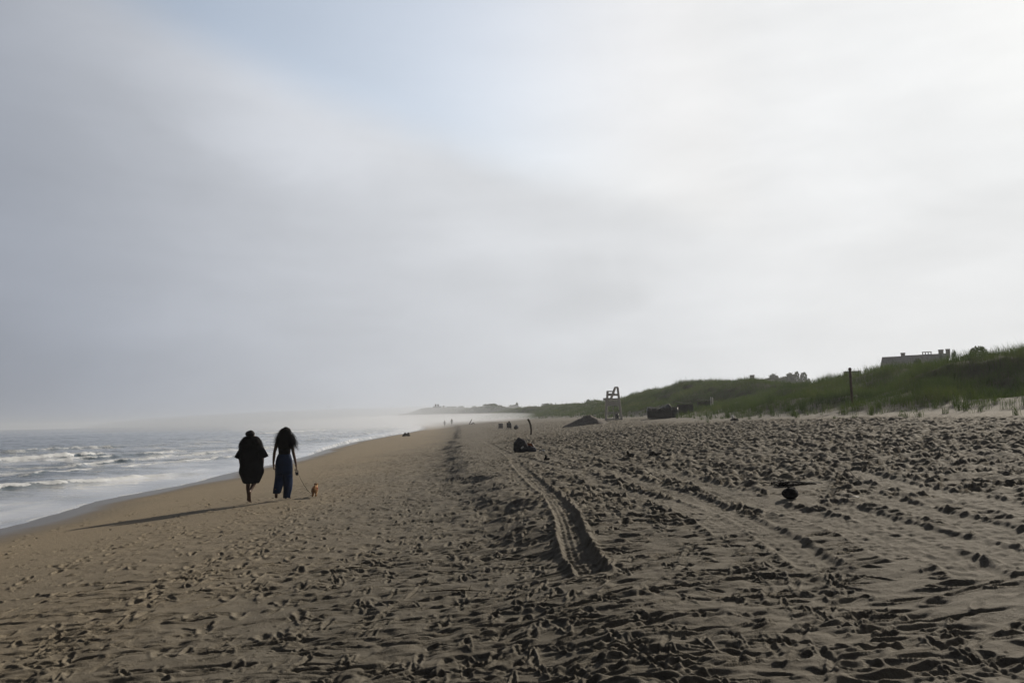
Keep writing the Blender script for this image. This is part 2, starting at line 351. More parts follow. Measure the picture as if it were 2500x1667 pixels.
# wheel tracks
TRK = [([(1180, 1075), (1234, 1104), (1290, 1161), (1345, 1208), (1378, 1253), (1398, 1312), (1414, 1357), (1452, 1402)], .115, .055, .028),
       ([(1270, 1096), (1353, 1120), (1487, 1152), (1606, 1192), (1700, 1222), (1800, 1266), (1900, 1318), (2010, 1392)], .15, .022, .016),
       ([(1240, 1108), (1400, 1150), (1457, 1178), (1621, 1224), (1725, 1264), (1790, 1310)], .15, .022, .016),
       ([(1700, 1170), (1800, 1216), (1978, 1259), (2157, 1298), (2306, 1357), (2420, 1420)], .15, .022, .016),
       ([(1980, 1215), (2112, 1258), (2246, 1298), (2380, 1330), (2560, 1380)], .15, .022, .016),
       ([(2040, 1140), (2202, 1184), (2336, 1208), (2560, 1262)], .15, .022, .016),
       ([(2080, 1195), (2217, 1238), (2400, 1285), (2600, 1345)], .15, .022, .016),
       ([(1310, 1078), (1500, 1125), (1720, 1180), (1900, 1240), (2060, 1290), (2230, 1370)], .14, .015, .012)]
def densify(P, step=.25):
    P = [Vector((p.x, p.y)) for p in P]; out = []
    for i in range(len(P)-1):
        p0, p1, p2, p3 = P[max(i-1, 0)], P[i], P[i+1], P[min(i+2, len(P)-1)]; n = max(2, int((p2-p1).length/step))
        for k in range(n):
            t = k/n; out.append(.5*((2*p1)+(p2-p0)*t+(2*p0-5*p1+4*p2-p3)*t*t+(3*p1-p0-3*p2+p3)*t**3))
    out.append(P[-1]); return out
for pts, hw, dep, rim in TRK:
    P = densify([hit(a_, b_) for a_, b_ in pts]); s0 = 0.0; DM = {}
    xs = [p.x for p in P]; ys = [p.y for p in P]
    r0, r1 = min(math.hypot(p.x, p.y) for p in P)-.8, max(math.hypot(p.x, p.y) for p in P)+.8
    as_ = [math.atan2(p.x, p.y) for p in P]; i0, i1 = np.searchsorted(rr, [r0, r1]); j0, j1 = np.searchsorted(aw, [min(as_)-.12, max(as_)+.12])
    best = np.full((i1-i0, j1-j0), 9.0); bs = np.zeros_like(best); bt = np.zeros_like(best)
    SX = GX[i0:i1, j0:j1]; SY = GY[i0:i1, j0:j1]; Ltot = sum((P[k+1]-P[k]).length for k in range(len(P)-1))
    for k in range(len(P)-1):
        a_, b_ = P[k], P[k+1]; L = (b_-a_).length; dxy = (b_-a_)/L
        ri0 = np.searchsorted(rr[i0:i1], min(a_.length, b_.length)-.7); ri1 = np.searchsorted(rr[i0:i1], max(a_.length, b_.length)+.7)
        X = SX[ri0:ri1]-a_.x; Y = SY[ri0:ri1]-a_.y
        s_ = X*dxy.x+Y*dxy.y; n_ = X*dxy.y-Y*dxy.x; sc = np.clip(s_, 0, L); dd = np.hypot(s_-sc, n_)
        ok = dd < best[ri0:ri1]; best[ri0:ri1] = np.where(ok, dd, best[ri0:ri1]); bs[ri0:ri1] = np.where(ok, s0+sc, bs[ri0:ri1]); bt[ri0:ri1] = np.where(ok, n_, bt[ri0:ri1]); s0 += L
    ed = sstep(0, 1.0, bs)*(1-sstep(Ltot-.15, Ltot, bs))*(1-(.65 if dep > .05 else .35)*sstep(10.5, 19, np.hypot(SX, SY)))
    ins = 1-sstep(hw*.8, hw*1.15, best)
    blend = (1-sstep(hw*1.0, hw*1.5, best))*ed*.85
    base = ground(SX, SY)-dep+.12*DET[i0:i1, j0:j1]+(.018 if dep > .05 else .012)*fbm(SX*4, SY*6, 2, 84)
    tread = (.010 if dep > .05 else .0055)*np.sin(2*np.pi*(bs+np.abs(bt)*.8)/(.11 if dep > .05 else .17))*ins*(.6+.8*perlin(bs*.8, bt*3, 85))+(.005 if dep > .05 else .0015)*np.cos(2*np.pi*bt/(hw*.55))*ins
    wave = 1+.45*perlin(bs*1.3, bs*0+hw*50, 81)
    H[i0:i1, j0:j1] = H[i0:i1, j0:j1]*(1-blend)+(base+tread)*blend+ed*rim*(1 if dep > .05 else .7)*wave*np.exp(-((best-hw*1.38)/(.05))**2)*(1+.35*np.sin(2*np.pi*(bs+best)/.16)+.5*perlin(SX*5, SY*5, 83))
for (sx, sy, ra) in ((1930, 1217, .42), (1945, 1188, .5), (2085, 1217, .15), (1287, 1103, .6), (1334, 1123, .25), (1322, 1102, .3)):
    p_ = hit(sx, sy); i0, i1, j0, j1 = sl_idx(p_.x, p_.y, ra*1.5); q_ = np.hypot(GX[i0:i1, j0:j1]-p_.x, GY[i0:i1, j0:j1]-p_.y); k_ = 1-sstep(ra*.5, ra*1.4, q_)
    H[i0:i1, j0:j1] = H[i0:i1, j0:j1]*(1-k_*.9)+ground(GX[i0:i1, j0:j1], GY[i0:i1, j0:j1])*k_*.9
# smooth sand where the water has been
wetz = 1-sstep(.45, 2.3, UE+.5*perlin(GX*.6, GY*.3, 88)); H = H*(1-wetz)+ground(GX, GY)*wetz
H[:, :] = np.where(U < -3, ground(GX, GY), H)
damp = 1-sstep(3.0, 11.0, U+1.2*perlin(GX*.35, GY*.16, 90))
V = np.stack([GX, GY, H], -1).reshape(-1, 3); V = np.concatenate([V, [[0, 0, g1(0, 0)]]])
ii = np.arange(NR-1)[:, None]*NA; jj = np.arange(NA)[None]; jn = (jj+1) % NA
Q = np.stack([ii+jj, ii+NA+jj, ii+NA+jn, ii+jn], -1).reshape(-1, 4)[:, ::-1]
# inner disc closed by triangles written as degenerate-free quads
fan = []
for j in range(0, NA-1, 2): fan.append((NR*NA, j, j+1, min(j+2, NA-1)) if j+2 <= NA-1 else (NR*NA, j, j+1, 0))
Q = np.concatenate([Q, np.array(fan)[:, ::-1] if False else np.array(fan)])
me = npmesh("beach_sand", V, Q)
for nm, arr in (("wet", wetz), ("damp", damp), ("dunesand", sstep(-3, 1, U-TO)), ("thatch", sstep(2.0, 6.0, U-TO+2.2*fbm(GX*.45, GY*.45, 3, 93))*(.55+.45*sstep(-.5, 0, fbm(GX*.16, GY*.16, 3, 96))))):
    at_ = me.attributes.new(nm, 'FLOAT', 'POINT'); at_.data.foreach_set('value', np.concatenate([arr.ravel(), [0]]).astype(np.float32))
def g1(x, y):
    r0 = math.hypot(x, y)
    if r0 > 1000 or r0 < 3: return float(ground(np.array([x]), np.array([y]))[0])
    i = min(max(int(np.searchsorted(rr, r0)), 1), NR-1); j = min(max(int(np.searchsorted(aw, math.atan2(x, y))), 1), NA-1)
    return float(H[i-1:i+1, j-1:j+1].mean())
sm = bpy.data.materials.new("sand"); sm.use_nodes = True; t = NT(sm.node_tree); b = t.n['Principled BSDF']
co = t.new('ShaderNodeTexCoord').outputs['Object']
wet = t.new('ShaderNodeAttribute', attribute_name="wet").outputs['Fac']; dmp = t.new('ShaderNodeAttribute', attribute_name="damp").outputs['Fac']; dsn = t.new('ShaderNodeAttribute', attribute_name="dunesand").outputs['Fac']
gn = t.noise(co, 160, 3, .7); pn = t.noise(co, .7, 5, .6); fn_ = t.noise(co, 14, 5, .65)
veg = t.new('ShaderNodeAttribute', attribute_name="thatch").outputs['Fac']
dryc = t.mix(pn, (.122, .110, .088, 1), (.164, .148, .120, 1)); dampc = t.mix(pn, (.216, .178, .124, 1), (.258, .216, .153, 1))
c1 = t.mix(dmp, dryc, dampc); c1 = t.mix(dsn, c1, (.150, .144, .130, 1)); c1 = t.mix(veg, c1, t.mix(t.noise(co, .35, 4, .6), (.045, .055, .024, 1), (.085, .085, .042, 1)))
c1 = t.mix(1.0, c1, t.ramp(gn, [(.25, (.72, .72, .72)), (.5, (1, 1, 1)), (.75, (1.25, 1.22, 1.18))]), 'MULTIPLY')
c1 = t.mix(1.0, c1, t.ramp(fn_, [(.3, (.88, .87, .86)), (.7, (1.08, 1.08, 1.08))]), 'MULTIPLY')
c1 = t.mix(wet, c1, (.085, .072, .056, 1))
t.l.new(c1, b.inputs['Base Color'])
t.l.new(t.mr(wet, .2, 1.0, .85, .34), b.inputs['Roughness']); t.l.new(t.mr(wet, 0, 1, .12, .38), b.inputs['Specular IOR Level'])
bn = t.new('ShaderNodeBump'); bn.inputs['Distance'].default_value = .022
t.l.new(t.mr(wet, 0.0, 1.0, 1.0, .04), bn.inputs['Strength'])
t.l.new(t.m('ADD', t.m('MULTIPLY', gn, .35), t.m('ADD', t.m('MULTIPLY', fn_, .55), t.m('MULTIPLY', t.noise(co, 45, 4, .6), .45))), bn.inputs['Height']); t.l.new(bn.outputs[0], b.inputs['Normal'])
sand = link("beach_sand", me, sm, None, True); tag(sand, kind='structure')

# ------------------------------------------------------------------ sea
wa = np.radians(np.linspace(-100, 14, 760)); wr = [7.0]
while wr[-1] < 3700: wr.append(wr[-1]*(1+(.0048 if wr[-1] < 250 else .012)))
wr = np.array(wr); WX = wr[:, None]*np.sin(wa)[None]; WY = wr[:, None]*np.cos(wa)[None]
WU = WX-Xs(WY); WE = WX-edge(WY); Vv = -WU
G = ground(WX, WY); foam = np.zeros_like(WX); wav = np.zeros_like(WX)
off = sstep(0.5, 9, Vv)
wob_ = 3.0*perlin(WY*.035, Vv*.02, 101)+1.2*perlin(WY*.12, Vv*.06, 102)
# swell lines rolling in, steeper towards the beach
ph = (Vv+wob_*1.6)
sw = np.sin(2*np.pi*ph/17.0)*.5+.5; wav += off*(.30*sw**3)*(1-.6*sstep(120, 600, wr))[:, None]*(.6+.7*perlin(WY*.02, Vv*.03, 103))
wav += off*(.080*fbm(WX*.30, WY*.75, 4, 111)+.030*fbm(WX*1.3, WY*1.9, 2, 116))*(1-.3*sstep(200, 900, wr))[:, None]
wav += sstep(-.5, 3, Vv)*.012*fbm(WX*1.0, WY*2.6, 3, 119)
def bore(y0, v0, y1, v1, h, wd, fo, seed, tail=5.0): # noqa
    """a broken wave front running obliquely to the shore, foam piled behind the front"""
    global wav, foam
    tt = np.clip((WY-y0)/(y1-y0), -.5, 1.5); vc = v0+(v1-v0)*tt+.9*perlin(WY*.16, WY*0+seed, seed)+.3*perlin(WY*.8, WY*0+seed, seed+1)
    on = sstep(y0-.12*abs(y1-y0), y0+.05*abs(y1-y0), WY)*(1-sstep(y1-.2*abs(y1-y0), y1+.05*abs(y1-y0), WY))
    dd = Vv-vc                                                   # >0 is seaward of the front
    front = sstep(-wd*.35, wd*.1, dd)*np.exp(-np.clip(dd, 0, 99)/wd)
    gap = sstep(-.75, -.1, perlin(WY*.22, WX*.06, seed+9)); n = (.62+.8*perlin(WX*2.2, WY*2.2, seed+3)+.5*perlin(WX*6, WY*6, seed+4))*gap
    wav += on*min(h, .42)*front*(.7+.22*n*fo)
    foam = np.maximum(foam, on*fo*sstep(-wd*.3, 0, dd)*np.exp(-np.clip(dd, 0, 99)/(wd*.9))*np.clip(.30+1.25*n, 0, 1.2))
    foam = np.maximum(foam, on*fo*.75*sstep(-.1, .3, dd)*np.exp(-np.clip(dd, 0, 99)/tail)*sstep(-.1, .5, perlin(WX*1.1, WY*1.6, seed+6)+.5*perlin(WX*3, WY*4, seed+7)))
bore(24, 6.0, 36, 1.8, .20, .8, 1.0, 130, 3); bore(33, 8.5, 62, 3.0, .16, .9, .75, 140, 4); bore(44, 12, 78, 6.5, .22, 1.2, .8, 150, 5)
bore(46, 21, 60, 17, .60, 1.6, 1.0, 160, 3); bore(50, 17, 66, 13, .25, 1.4, .7, 170); bore(165, 33, 235, 27, .8, 2.2, 1.0, 180, 4)
bore(90, 9, 170, 5, .2, 1.3, .5, 190, 7); bore(200, 12, 420, 7, .25, 2.5, .6, 200, 12); bore(17, 3.2, 27, 1.2, .035, .5, .25, 210, 1.5)
bore(260, 40, 330, 34, .7, 2.5, .8, 220, 5); bore(400, 30, 760, 20, .5, 4, .6, 230, 14); bore(70, 32, 84, 27, .45, 2.0, .5, 240, 3)
foam = np.maximum(foam, .52*sstep(-.1, .5, fbm(WX*.25, WY*.6, 4, 250))*sstep(3, 7, Vv)*(1-sstep(24, 60, Vv)))
# low ripples of the backwash
for vv_, hh in ((1.6, .03), (2.7, .035), (4.0, .03)):
    dd = Vv-(vv_+1.0*perlin(WY*.05, WY*0+vv_, 260)); wav += hh*np.exp(-(dd/.22)**2)*sstep(-.2, .25, perlin(WY*.06+vv_*5, Vv*.2, 262))
film = np.clip(-WE*.02, -.15, .010)
sea = wav+.0+np.where(Vv > 0, 0, -.0)
Z = np.maximum(np.where(WE < 0, sea-.02*0, -9)*1.0, G+film)
Z = np.where(Vv < .8, G+film, Z); bl = sstep(.3, 2.2, Vv); Z = np.where(WE < 0, (G+film)*(1-bl)+np.maximum(sea, G+film)*bl, G+film)
film_sheen = (1-sstep(2.5, 6.5, Vv+1.5*perlin(WY*.1, Vv*.2, 281)))*1.1*(.7+.6*perlin(WX*.35, WY*.35, 270)) + .60*sstep(3, 6, Vv)*(1-sstep(14, 40, Vv))*sstep(-.3, .5, fbm(WX*.12, WY*.2, 3, 272))
foam = np.clip(np.where(WE > 0, 0, foam), 0, 1)
edgef = np.exp(-((WE+.10)/.10)**2)*(.5+.8*perlin(WX*1.2, WY*1.2, 275))
foam = np.maximum(foam, np.clip(edgef, 0, .8))
keep_r = wr
Vw = np.stack([WX, WY, Z], -1).reshape(-1, 3); nr, na = WX.shape
ii = np.arange(nr-1)[:, None]*na; jj = np.arange(na-1)[None]
Qw = np.stack([ii+jj, ii+jj+1, ii+na+jj+1, ii+na+jj], -1)
kq = (WE[:-1, :-1] < 1.0) | (WE[1:, 1:] < 1.0); Qw = Qw[kq].reshape(-1, 4)
used = np.zeros(len(Vw), bool); used[Qw.ravel()] = True; remap = np.cumsum(used)-1
me = npmesh("sea_water", Vw[used], remap[Qw])
for nm, arr in (("foam", foam), ("film_sheen", np.clip(film_sheen, 0, 1))):
    at_ = me.attributes.new(nm, 'FLOAT', 'POINT'); at_.data.foreach_set('value', arr.ravel()[used].astype(np.float32))
wm = bpy.data.materials.new("sea_water"); wm.use_nodes = True; t = NT(wm.node_tree); b = t.n['Principled BSDF']
co = t.new('ShaderNodeTexCoord').outputs['Object']
fo = t.new('ShaderNodeAttribute', attribute_name="foam").outputs['Fac']; mk = t.new('ShaderNodeAttribute', attribute_name="film_sheen").outputs['Fac']
br = t.noise(co, 7, 6, .7); fm = t.mr(t.m('ADD', fo, t.m('MULTIPLY', t.m('SUBTRACT', br, .5), .9)), .28, .62)
fm = t.m('MULTIPLY', fm, t.mr(fo, .02, .12))
wc = t.mix(mk, (.060, .080, .092, 1), (.55, .56, .58, 1)); wc = t.mix(fm, wc, (.54, .56, .58, 1))  # whitish wash: thin foam film plus sky reflection painted into the colour
t.l.new(wc, b.inputs['Base Color']); t.l.new(t.mr(fm, 0, 1, .07, .75), b.inputs['Roughness']); b.inputs['IOR'].default_value = 1.33
bn = t.new('ShaderNodeBump'); bn.inputs['Distance'].default_value = .05
t.l.new(t.mr(mk, 0, .5, .8, .06), bn.inputs['Strength'])
st = t.vm('MULTIPLY', co, (1.0, 1.8, 1.0))
t.l.new(t.m('ADD', t.noise(st, 1.6, 6, .6), t.m('MULTIPLY', br, t.mr(fm, 0, 1, .1, .9))), bn.inputs['Height']); t.l.new(bn.outputs[0], b.inputs['Normal'])
seao = link("sea_water", me, wm, None, True); tag(seao, kind='structure')


# ------------------------------------------------------------------ materials
M = {}
M['skin'] = material('skin_dark', (.085, .045, .028), .55, .05)
M['black'] = material('black_cloth', (.010, .010, .012), .9, .2, 6, .1)
M['hair'] = material('black_hair', (.006, .005, .005), .75, .2, 20, .12)
M['blue'] = material('blue_cloth', (.012, .026, .070), .85, .12, 5, .15)
M['dog'] = material('tan_fur', (.34, .20, .10), .9, .2, 30, .1, bump=.6, bscale=140)
M['pink'] = material('coral_strap', (.45, .10, .08), .7, .1)
M['metal'] = material('bracelet_metal', (.7, .68, .62), .25, .05, metal=1.0)
M['cord'] = material('dark_cord', (.03, .025, .02), .8, .1)
M['white_paint'] = material('weathered_white_paint', (.56, .55, .53), .6, .12, 5, .3, bump=.3, bscale=60, stretch=(1, 1, 6))
M['driftwood'] = material('driftwood', (.045, .034, .026), .9, .3, 9, .1, bump=.9, bscale=40, stretch=(3, 3, .6))
M['rust'] = material('rusty_iron', (.060, .028, .020), .85, .3, 12, .2, bump=.6, bscale=50)
M['dark_plastic'] = material('dark_plastic', (.012, .014, .020), .6, .2, 6, .25)
M['dark_wood'] = material('dark_wood', (.028, .027, .027), .85, .25, 4, .15, bump=.5, bscale=30)
M['tarp'] = material('grey_tarp', (.05, .052, .058), .6, .25, 3, .3, bump=.6, bscale=9)
M['white_plastic'] = material('white_plastic', (.75, .75, .74), .35, .05)
M['steel'] = material('bare_metal_tube', (.55, .55, .56), .3, .05, metal=1.0)
M['webbing'] = material('grey_webbing', (.16, .16, .17), .8, .15, 20)
M['paper'] = material('brown_paper', (.15, .085, .045), .8, .25, 6, .1, transl=(.30, .15, .07))
M['charcloth'] = material('charcoal_fabric', (.030, .028, .036), .85, .2, 6, .1)
M['navy'] = material('navy_fabric', (.015, .018, .032), .85, .2, 6, .1)
M['seaweed'] = material('dry_seaweed', (.012, .010, .007), .8, .3, 20, .2)
M['shingle'] = material('cedar_shingle', (.15, .145, .14), .85, .15, 2.5, .15, bump=.5, bscale=12, stretch=(1, 1, 4))
M['roof'] = material('grey_roof_shingle', (.17, .17, .18), .85, .15, 2.5, .15, bump=.5, bscale=10)
M['brick'] = material('chimney_brick', (.16, .14, .13), .85, .2, 5, .15)
M['glass'] = material('window_glass', (.03, .035, .04), .1, .1, 1, .5)
M['leaf'] = material('tree_leaves', (.040, .055, .032), .7, .35, 1.2, .2, transl=(.06, .09, .03))
M['shrub'] = material('shrub_leaves', (.045, .068, .030), .7, .35, 3, .2, transl=(.05, .08, .02))
M['bark'] = material('tree_bark', (.05, .042, .035), .9, .2)
M['rock'] = material('groyne_stone', (.10, .10, .10), .85, .25, .7)
M['bird'] = material('grey_feathers', (.10, .10, .11), .8, .2, 8)
M['pile'] = material('dark_dug_sand', (.16, .145, .13), .95, .2, 6, .1, bump=.8, bscale=25)

# ------------------------------------------------------------------ people
def skin(name, nodes, edges, roots, mat, parent=None, sub=2):
    names = list(nodes); me = bpy.data.meshes.new(name+"_cage")
    me.from_pydata([nodes[k][:3] for k in names], [(names.index(a), names.index(b)) for a, b in edges], [])
    o = bpy.data.objects.new(name, me); COL.objects.link(o)
    md = o.modifiers.new("s", 'SKIN'); md.use_smooth_shade = True; o.modifiers.new("b", 'SUBSURF').levels = sub; o.modifiers["b"].render_levels = sub
    if not me.skin_vertices: raise RuntimeError("skin layer")
    for i, k in enumerate(names):
        sv = me.skin_vertices[0].data[i]; r = nodes[k][3]; sv.radius = (r[0], r[1]) if isinstance(r, tuple) else (r, r); sv.use_root = k in roots
    dg = bpy.context.evaluated_depsgraph_get(); em = bpy.data.meshes.new_from_object(o.evaluated_get(dg)); em.name = name
    bpy.data.objects.remove(o)
    em.materials.clear(); return link(name, em, mat, parent, True)
def human(parent, J, mat, fist=(False, False)):
    """J: joints in local metres (x right, y walking direction, z up)"""
    N = {}; E = []
    def nd(k, p, r): N[k] = (p[0], p[1], p[2], r)
    nd('pelvis', J['pelvis'], (.135, .10)); nd('waist', J['waist'], (.115, .085)); nd('chest', J['chest'], (.14, .10)); nd('upper', J['upper'], (.13, .085)); nd('neck', J['neck'], .055)
    hb = Vector(J['head']); nd('headb', hb+Vector((0, 0, -.06)), (.068, .075)); nd('headm', hb+Vector((0, 0, .03)), (.078, .092)); nd('headt', hb+Vector((0, -.005, .105)), (.05, .06))
    E += [('pelvis', 'waist'), ('waist', 'chest'), ('chest', 'upper'), ('upper', 'neck'), ('neck', 'headb'), ('headb', 'headm'), ('headm', 'headt')]
    nd('nose', hb+Vector((0, .105, -.01)), .012); nd('chin', hb+Vector((0, .075, -.09)), .03); E += [('headm', 'nose'), ('headb', 'chin')]
    for s_ in 'LR':
        nd('ear'+s_, hb+Vector(((-1 if s_ == 'L' else 1)*.088, 0, .0)), .012); E.append(('headm', 'ear'+s_))
        sh, elb, wr_, hn = (Vector(J[a+s_]) for a in ('sh', 'el', 'wr', 'hn'))
        nd('sh'+s_, sh, .055); nd('ua'+s_, sh.lerp(elb, .5), .046); nd('el'+s_, elb, .037); nd('fa'+s_, elb.lerp(wr_, .4), .038); nd('wr'+s_, wr_, .025); nd('pm'+s_, wr_.lerp(hn, .6), (.036, .018))
        E += [('upper', 'sh'+s_), ('sh'+s_, 'ua'+s_), ('ua'+s_, 'el'+s_), ('el'+s_, 'fa'+s_), ('fa'+s_, 'wr'+s_), ('wr'+s_, 'pm'+s_)]
        hp, kn, an, to = (Vector(J[a+s_]) for a in ('hp', 'kn', 'an', 'to'))
        nd('hp'+s_, hp, .085); nd('th'+s_, hp.lerp(kn, .5), .075); nd('kn'+s_, kn, .052); nd('cf'+s_, kn.lerp(an, .33), .054); nd('cg'+s_, kn.lerp(an, .7), .038); nd('an'+s_, an, .033)
        fd = (to-an); heel = an+Vector(J['hl'+s_]) if 'hl'+s_ in J else an-fd.normalized()*.05+Vector((0, 0, -.03))
        nd('he'+s_, heel, .030); nd('mf'+s_, an.lerp(to, .55)+Vector((0, 0, -.004)), (.038, .024)); nd('to'+s_, to, (.036, .015))
        E += [('pelvis', 'hp'+s_), ('hp'+s_, 'th'+s_), ('th'+s_, 'kn'+s_), ('kn'+s_, 'cf'+s_), ('cf'+s_, 'cg'+s_), ('cg'+s_, 'an'+s_), ('an'+s_, 'he'+s_), ('an'+s_, 'mf'+s_), ('mf'+s_, 'to'+s_)]
    roots = ['pelvis']
    # five fingers, each its own chain rooted in the palm
    for s_ in 'LR':
        wr_, hn = Vector(J['wr'+s_]), Vector(J['hn'+s_]); ax = (hn-wr_).normalized(); out = Vector((0, 1, 0)); out = (out-ax*out.dot(ax)).normalized(); cu = ax.cross(out)*(1 if s_ == 'L' else -1)
        base = wr_.lerp(hn, .55); curl = .9 if fist[0 if s_ == 'L' else 1] else .35
        for i, (of, ln) in enumerate(((.030, .066), (.010, .074), (-.010, .070), (-.029, .054))):
            p0 = base+out*of*.7; p1 = base+out*of+ax*(.035+.010); p2 = p1+(ax*math.cos(curl)+cu*math.sin(curl))*ln*.5; p3 = p2+(ax*math.cos(curl*2.2)+cu*math.sin(curl*2.2))*ln*.42
            ks = [f'f{s_}{i}{k}' for k in range(4)]
            for k_, p_, r_ in zip(ks, (p0, p1, p2, p3), (.010, .0095, .0085, .0072)): nd(k_, p_, r_)
            E.extend(zip(ks, ks[1:])); roots.append(ks[0])
        p0 = wr_+out*.012; p1 = wr_+out*.040+ax*.035; p2 = p1+(ax*.9+out*.2+cu*.5).normalized()*.035; p3 = p2+(ax*.7-out*.3+cu*.6).normalized()*.026
        ks = [f't{s_}{k}' for k in range(4)]
        for k_, p_, r_ in zip(ks, (p0, p1, p2, p3), (.012, .0105, .010, .008)): nd(k_, p_, r_)
        E.extend(zip(ks, ks[1:])); roots.append(ks[0])
    return skin('body', N, E, roots, mat, parent)
def strands(mb, gen, n, rad):
    for _ in range(n):
        p = gen(); m = len(p); mb.tube(p, [rad*(1-.75*i/(m-1)) for i in range(m)], 3, False)

# --- person in the black dress
PA = hit(608, 1229); PB = hit(697, 1219)
headA = .05
pa = empty('person', PA, R(3), 'barefoot person in a loose black knee-length dress with bushy hair, nearest the water', 'person')
JA = dict(pelvis=(.045, 0, .92), waist=(.045, .01, 1.07), chest=(.045, .01, 1.24), upper=(.04, .0, 1.37), neck=(.03, .01, 1.46), head=(.02, .03, 1.57),
          shL=(-.125, 0, 1.385), elL=(-.225, -.03, 1.10), wrL=(-.215, .05, .875), hnL=(-.20, .07, .74), shR=(.205, 0, 1.385), elR=(.305, -.03, 1.10), wrR=(.295, .04, .875), hnR=(.275, .06, .74),
          hpL=(-.035, 0, .88), knL=(-.035, .02, .48), anL=(-.01, .0, .085), toL=(-.0, .15, .02), hpR=(.125, 0, .88), knR=(.115, .06, .50), anR=(.055, -.18, .27), toR=(.055, -.15, .06), hlR=(.0, -.05, .04))
human(pa, JA, M['skin'])
d_ = MB(); d_.loft([(.475, .045, -.01, .175, .135, .03, 6, 1), (.50, .045, -.01, .195, .15, .03, 6, 1), (.60, .045, 0, .235, .165, .03, 6, 1.2), (.72, .045, 0, .285, .18, .025, 6, 1.4), (.78, .045, 0, .29, .18, .02, 7, 1.6),
         (.86, .045, 0, .275, .175, .02, 7, 1.8), (1.0, .045, 0, .27, .17, .015, 7, 2), (1.15, .045, 0, .26, .165, .015, 6, 2), (1.28, .045, 0, .235, .15, .01, 6, 2), (1.38, .045, 0, .19, .12, .0), (1.43, .04, 0, .10, .09), (1.45, .035, 0, .07, .07)], 48)
for sx in (-1, 1):
    c0 = Vector((.045+sx*.16, 0, 1.36)); c1 = Vector((.045+sx*.285, -.01, 1.06)); b0 = len(d_.v); n = 20
    for t_ in (0, .35, .7, .95, 1.0):
        c = c0.lerp(c1, t_); w = .075+.05*t_; ax = (c1-c0).normalized(); s_ = Vector((0, 1, 0)); u = ax.cross(s_).normalized()
        for i in range(n):
            a = 2*math.pi*i/n; d_.v.append(tuple(c+u*math.cos(a)*w*(1+.05*math.sin(4*a+t_*3))+s_*math.sin(a)*w*1.15))
    for j in range(4):
        for i in range(n): d_.f.append((b0+j*n+i, b0+j*n+(i+1) % n, b0+(j+1)*n+(i+1) % n, b0+(j+1)*n+i))
d_.build('dress', M['black'], pa, True)
h_ = MB(); h_.lump((.0, .0, 1.635), (.108, .115, .085), 3, .05, 24, 16)
h_.loft([(1.37, .03, -.03, .235, .14, .05, 9, 0), (1.43, .03, -.03, .235, .15, .05, 9, .6), (1.49, .025, -.02, .205, .145, .04, 9, 1), (1.545, .02, -.01, .150, .125, .03, 9, 1), (1.575, .015, 0, .095, .10)], 40)
def gA():
    a = random.uniform(0, 2*math.pi); z0 = random.uniform(1.51, 1.585); rx = .09; p = [Vector((.02+math.cos(a)*rx, -.01+math.sin(a)*rx*.9, z0))]; L = random.uniform(.17, .27); ph = random.uniform(0, 6); fl = random.uniform(.7, 1.12)
    for i in range(1, 9):
        t_ = i/8; rr_ = rx+.19*t_**.62*fl; p.append(Vector((.025+math.cos(a+.12*math.sin(t_*9+ph))*rr_+.008*math.sin(t_*22+ph), -.02+math.sin(a+.1*math.sin(t_*8+ph))*rr_*.62, z0-L*t_**1.35+.006*math.sin(t_*25+ph))))
    return p
strands(h_, gA, 1500, .0036)
h_.build('hair', M['hair'], pa, True)

# --- woman with the dog
pb = empty('person', PB, R(-2), 'person in wide blue trousers and dark top with long loose hair, holding a dog leash', 'person')
JB = dict(pelvis=(-.045, 0, .96), waist=(-.045, .01, 1.12), chest=(-.045, .01, 1.28), upper=(-.04, 0, 1.40), neck=(-.03, .01, 1.49), head=(-.01, .03, 1.60),
          shL=(-.205, 0, 1.41), elL=(-.275, -.02, 1.12), wrL=(-.315, .03, .86), hnL=(-.305, .05, .70), shR=(.115, 0, 1.41), elR=(.185, -.03, 1.13), wrR=(.235, .03, .84), hnR=(.25, .05, .69),
          hpL=(-.125, 0, .90), knL=(-.145, .05, .50), anL=(-.165, -.18, .235), toL=(-.175, -.15, .045), hlL=(.0, -.05, .04), hpR=(.035, 0, .90), knR=(.04, .03, .49), anR=(.045, .0, .085), toR=(.07, .15, .02))
human(pb, JB, M['skin'], (True, True))
tp = MB(); tp.loft([(1.02, -.04, 0, .148, .105), (1.10, -.04, .005, .142, .10, .01, 5, 0), (1.2, -.04, .005, .150, .108, .01, 5, 1), (1.30, -.04, .005, .168, .118), (1.38, -.04, 0, .155, .10), (1.43, -.04, 0, .12, .075), (1.46, -.035, 0, .075, .06)], 36)
tp.build('top', M['black'], pb, True)
tr_ = MB(); n = 44
tr_.loft([(.60, -.045, -.01, .205, .15, .02, 8, 0), (.75, -.045, 0, .205, .155, .02, 8, .5), (.90, -.045, 0, .20, .15, .015, 8, 1), (1.0, -.045, 0, .178, .13, .01, 8, 1), (1.06, -.04, 0, .158, .112), (1.075, -.04, 0, .15, .106)], n)
tr_.loft([(.17, -.150, -.19, .088, .075, .09, 5, 0), (.24, -.148, -.16, .098, .085, .07, 5, .4), (.36, -.140, -.09, .108, .11, .04, 5, 1), (.52, -.138, -.02, .112, .12, .03, 5, 1), (.66, -.135, 0, .115, .12)], 30)
tr_.loft([(.035, .035, -.02, .080, .085, .06, 5, 2), (.12, .04, -.01, .088, .095, .05, 5, 2), (.25, .055, 0, .10, .105, .04, 5, 1.5), (.40, .055, 0, .110, .112, .04, 5, 1), (.55, .05, 0, .112, .12, .03, 5, 1), (.66, .045, 0, .115, .12)], 30)
tr_.build('trousers', M['blue'], pb, True)
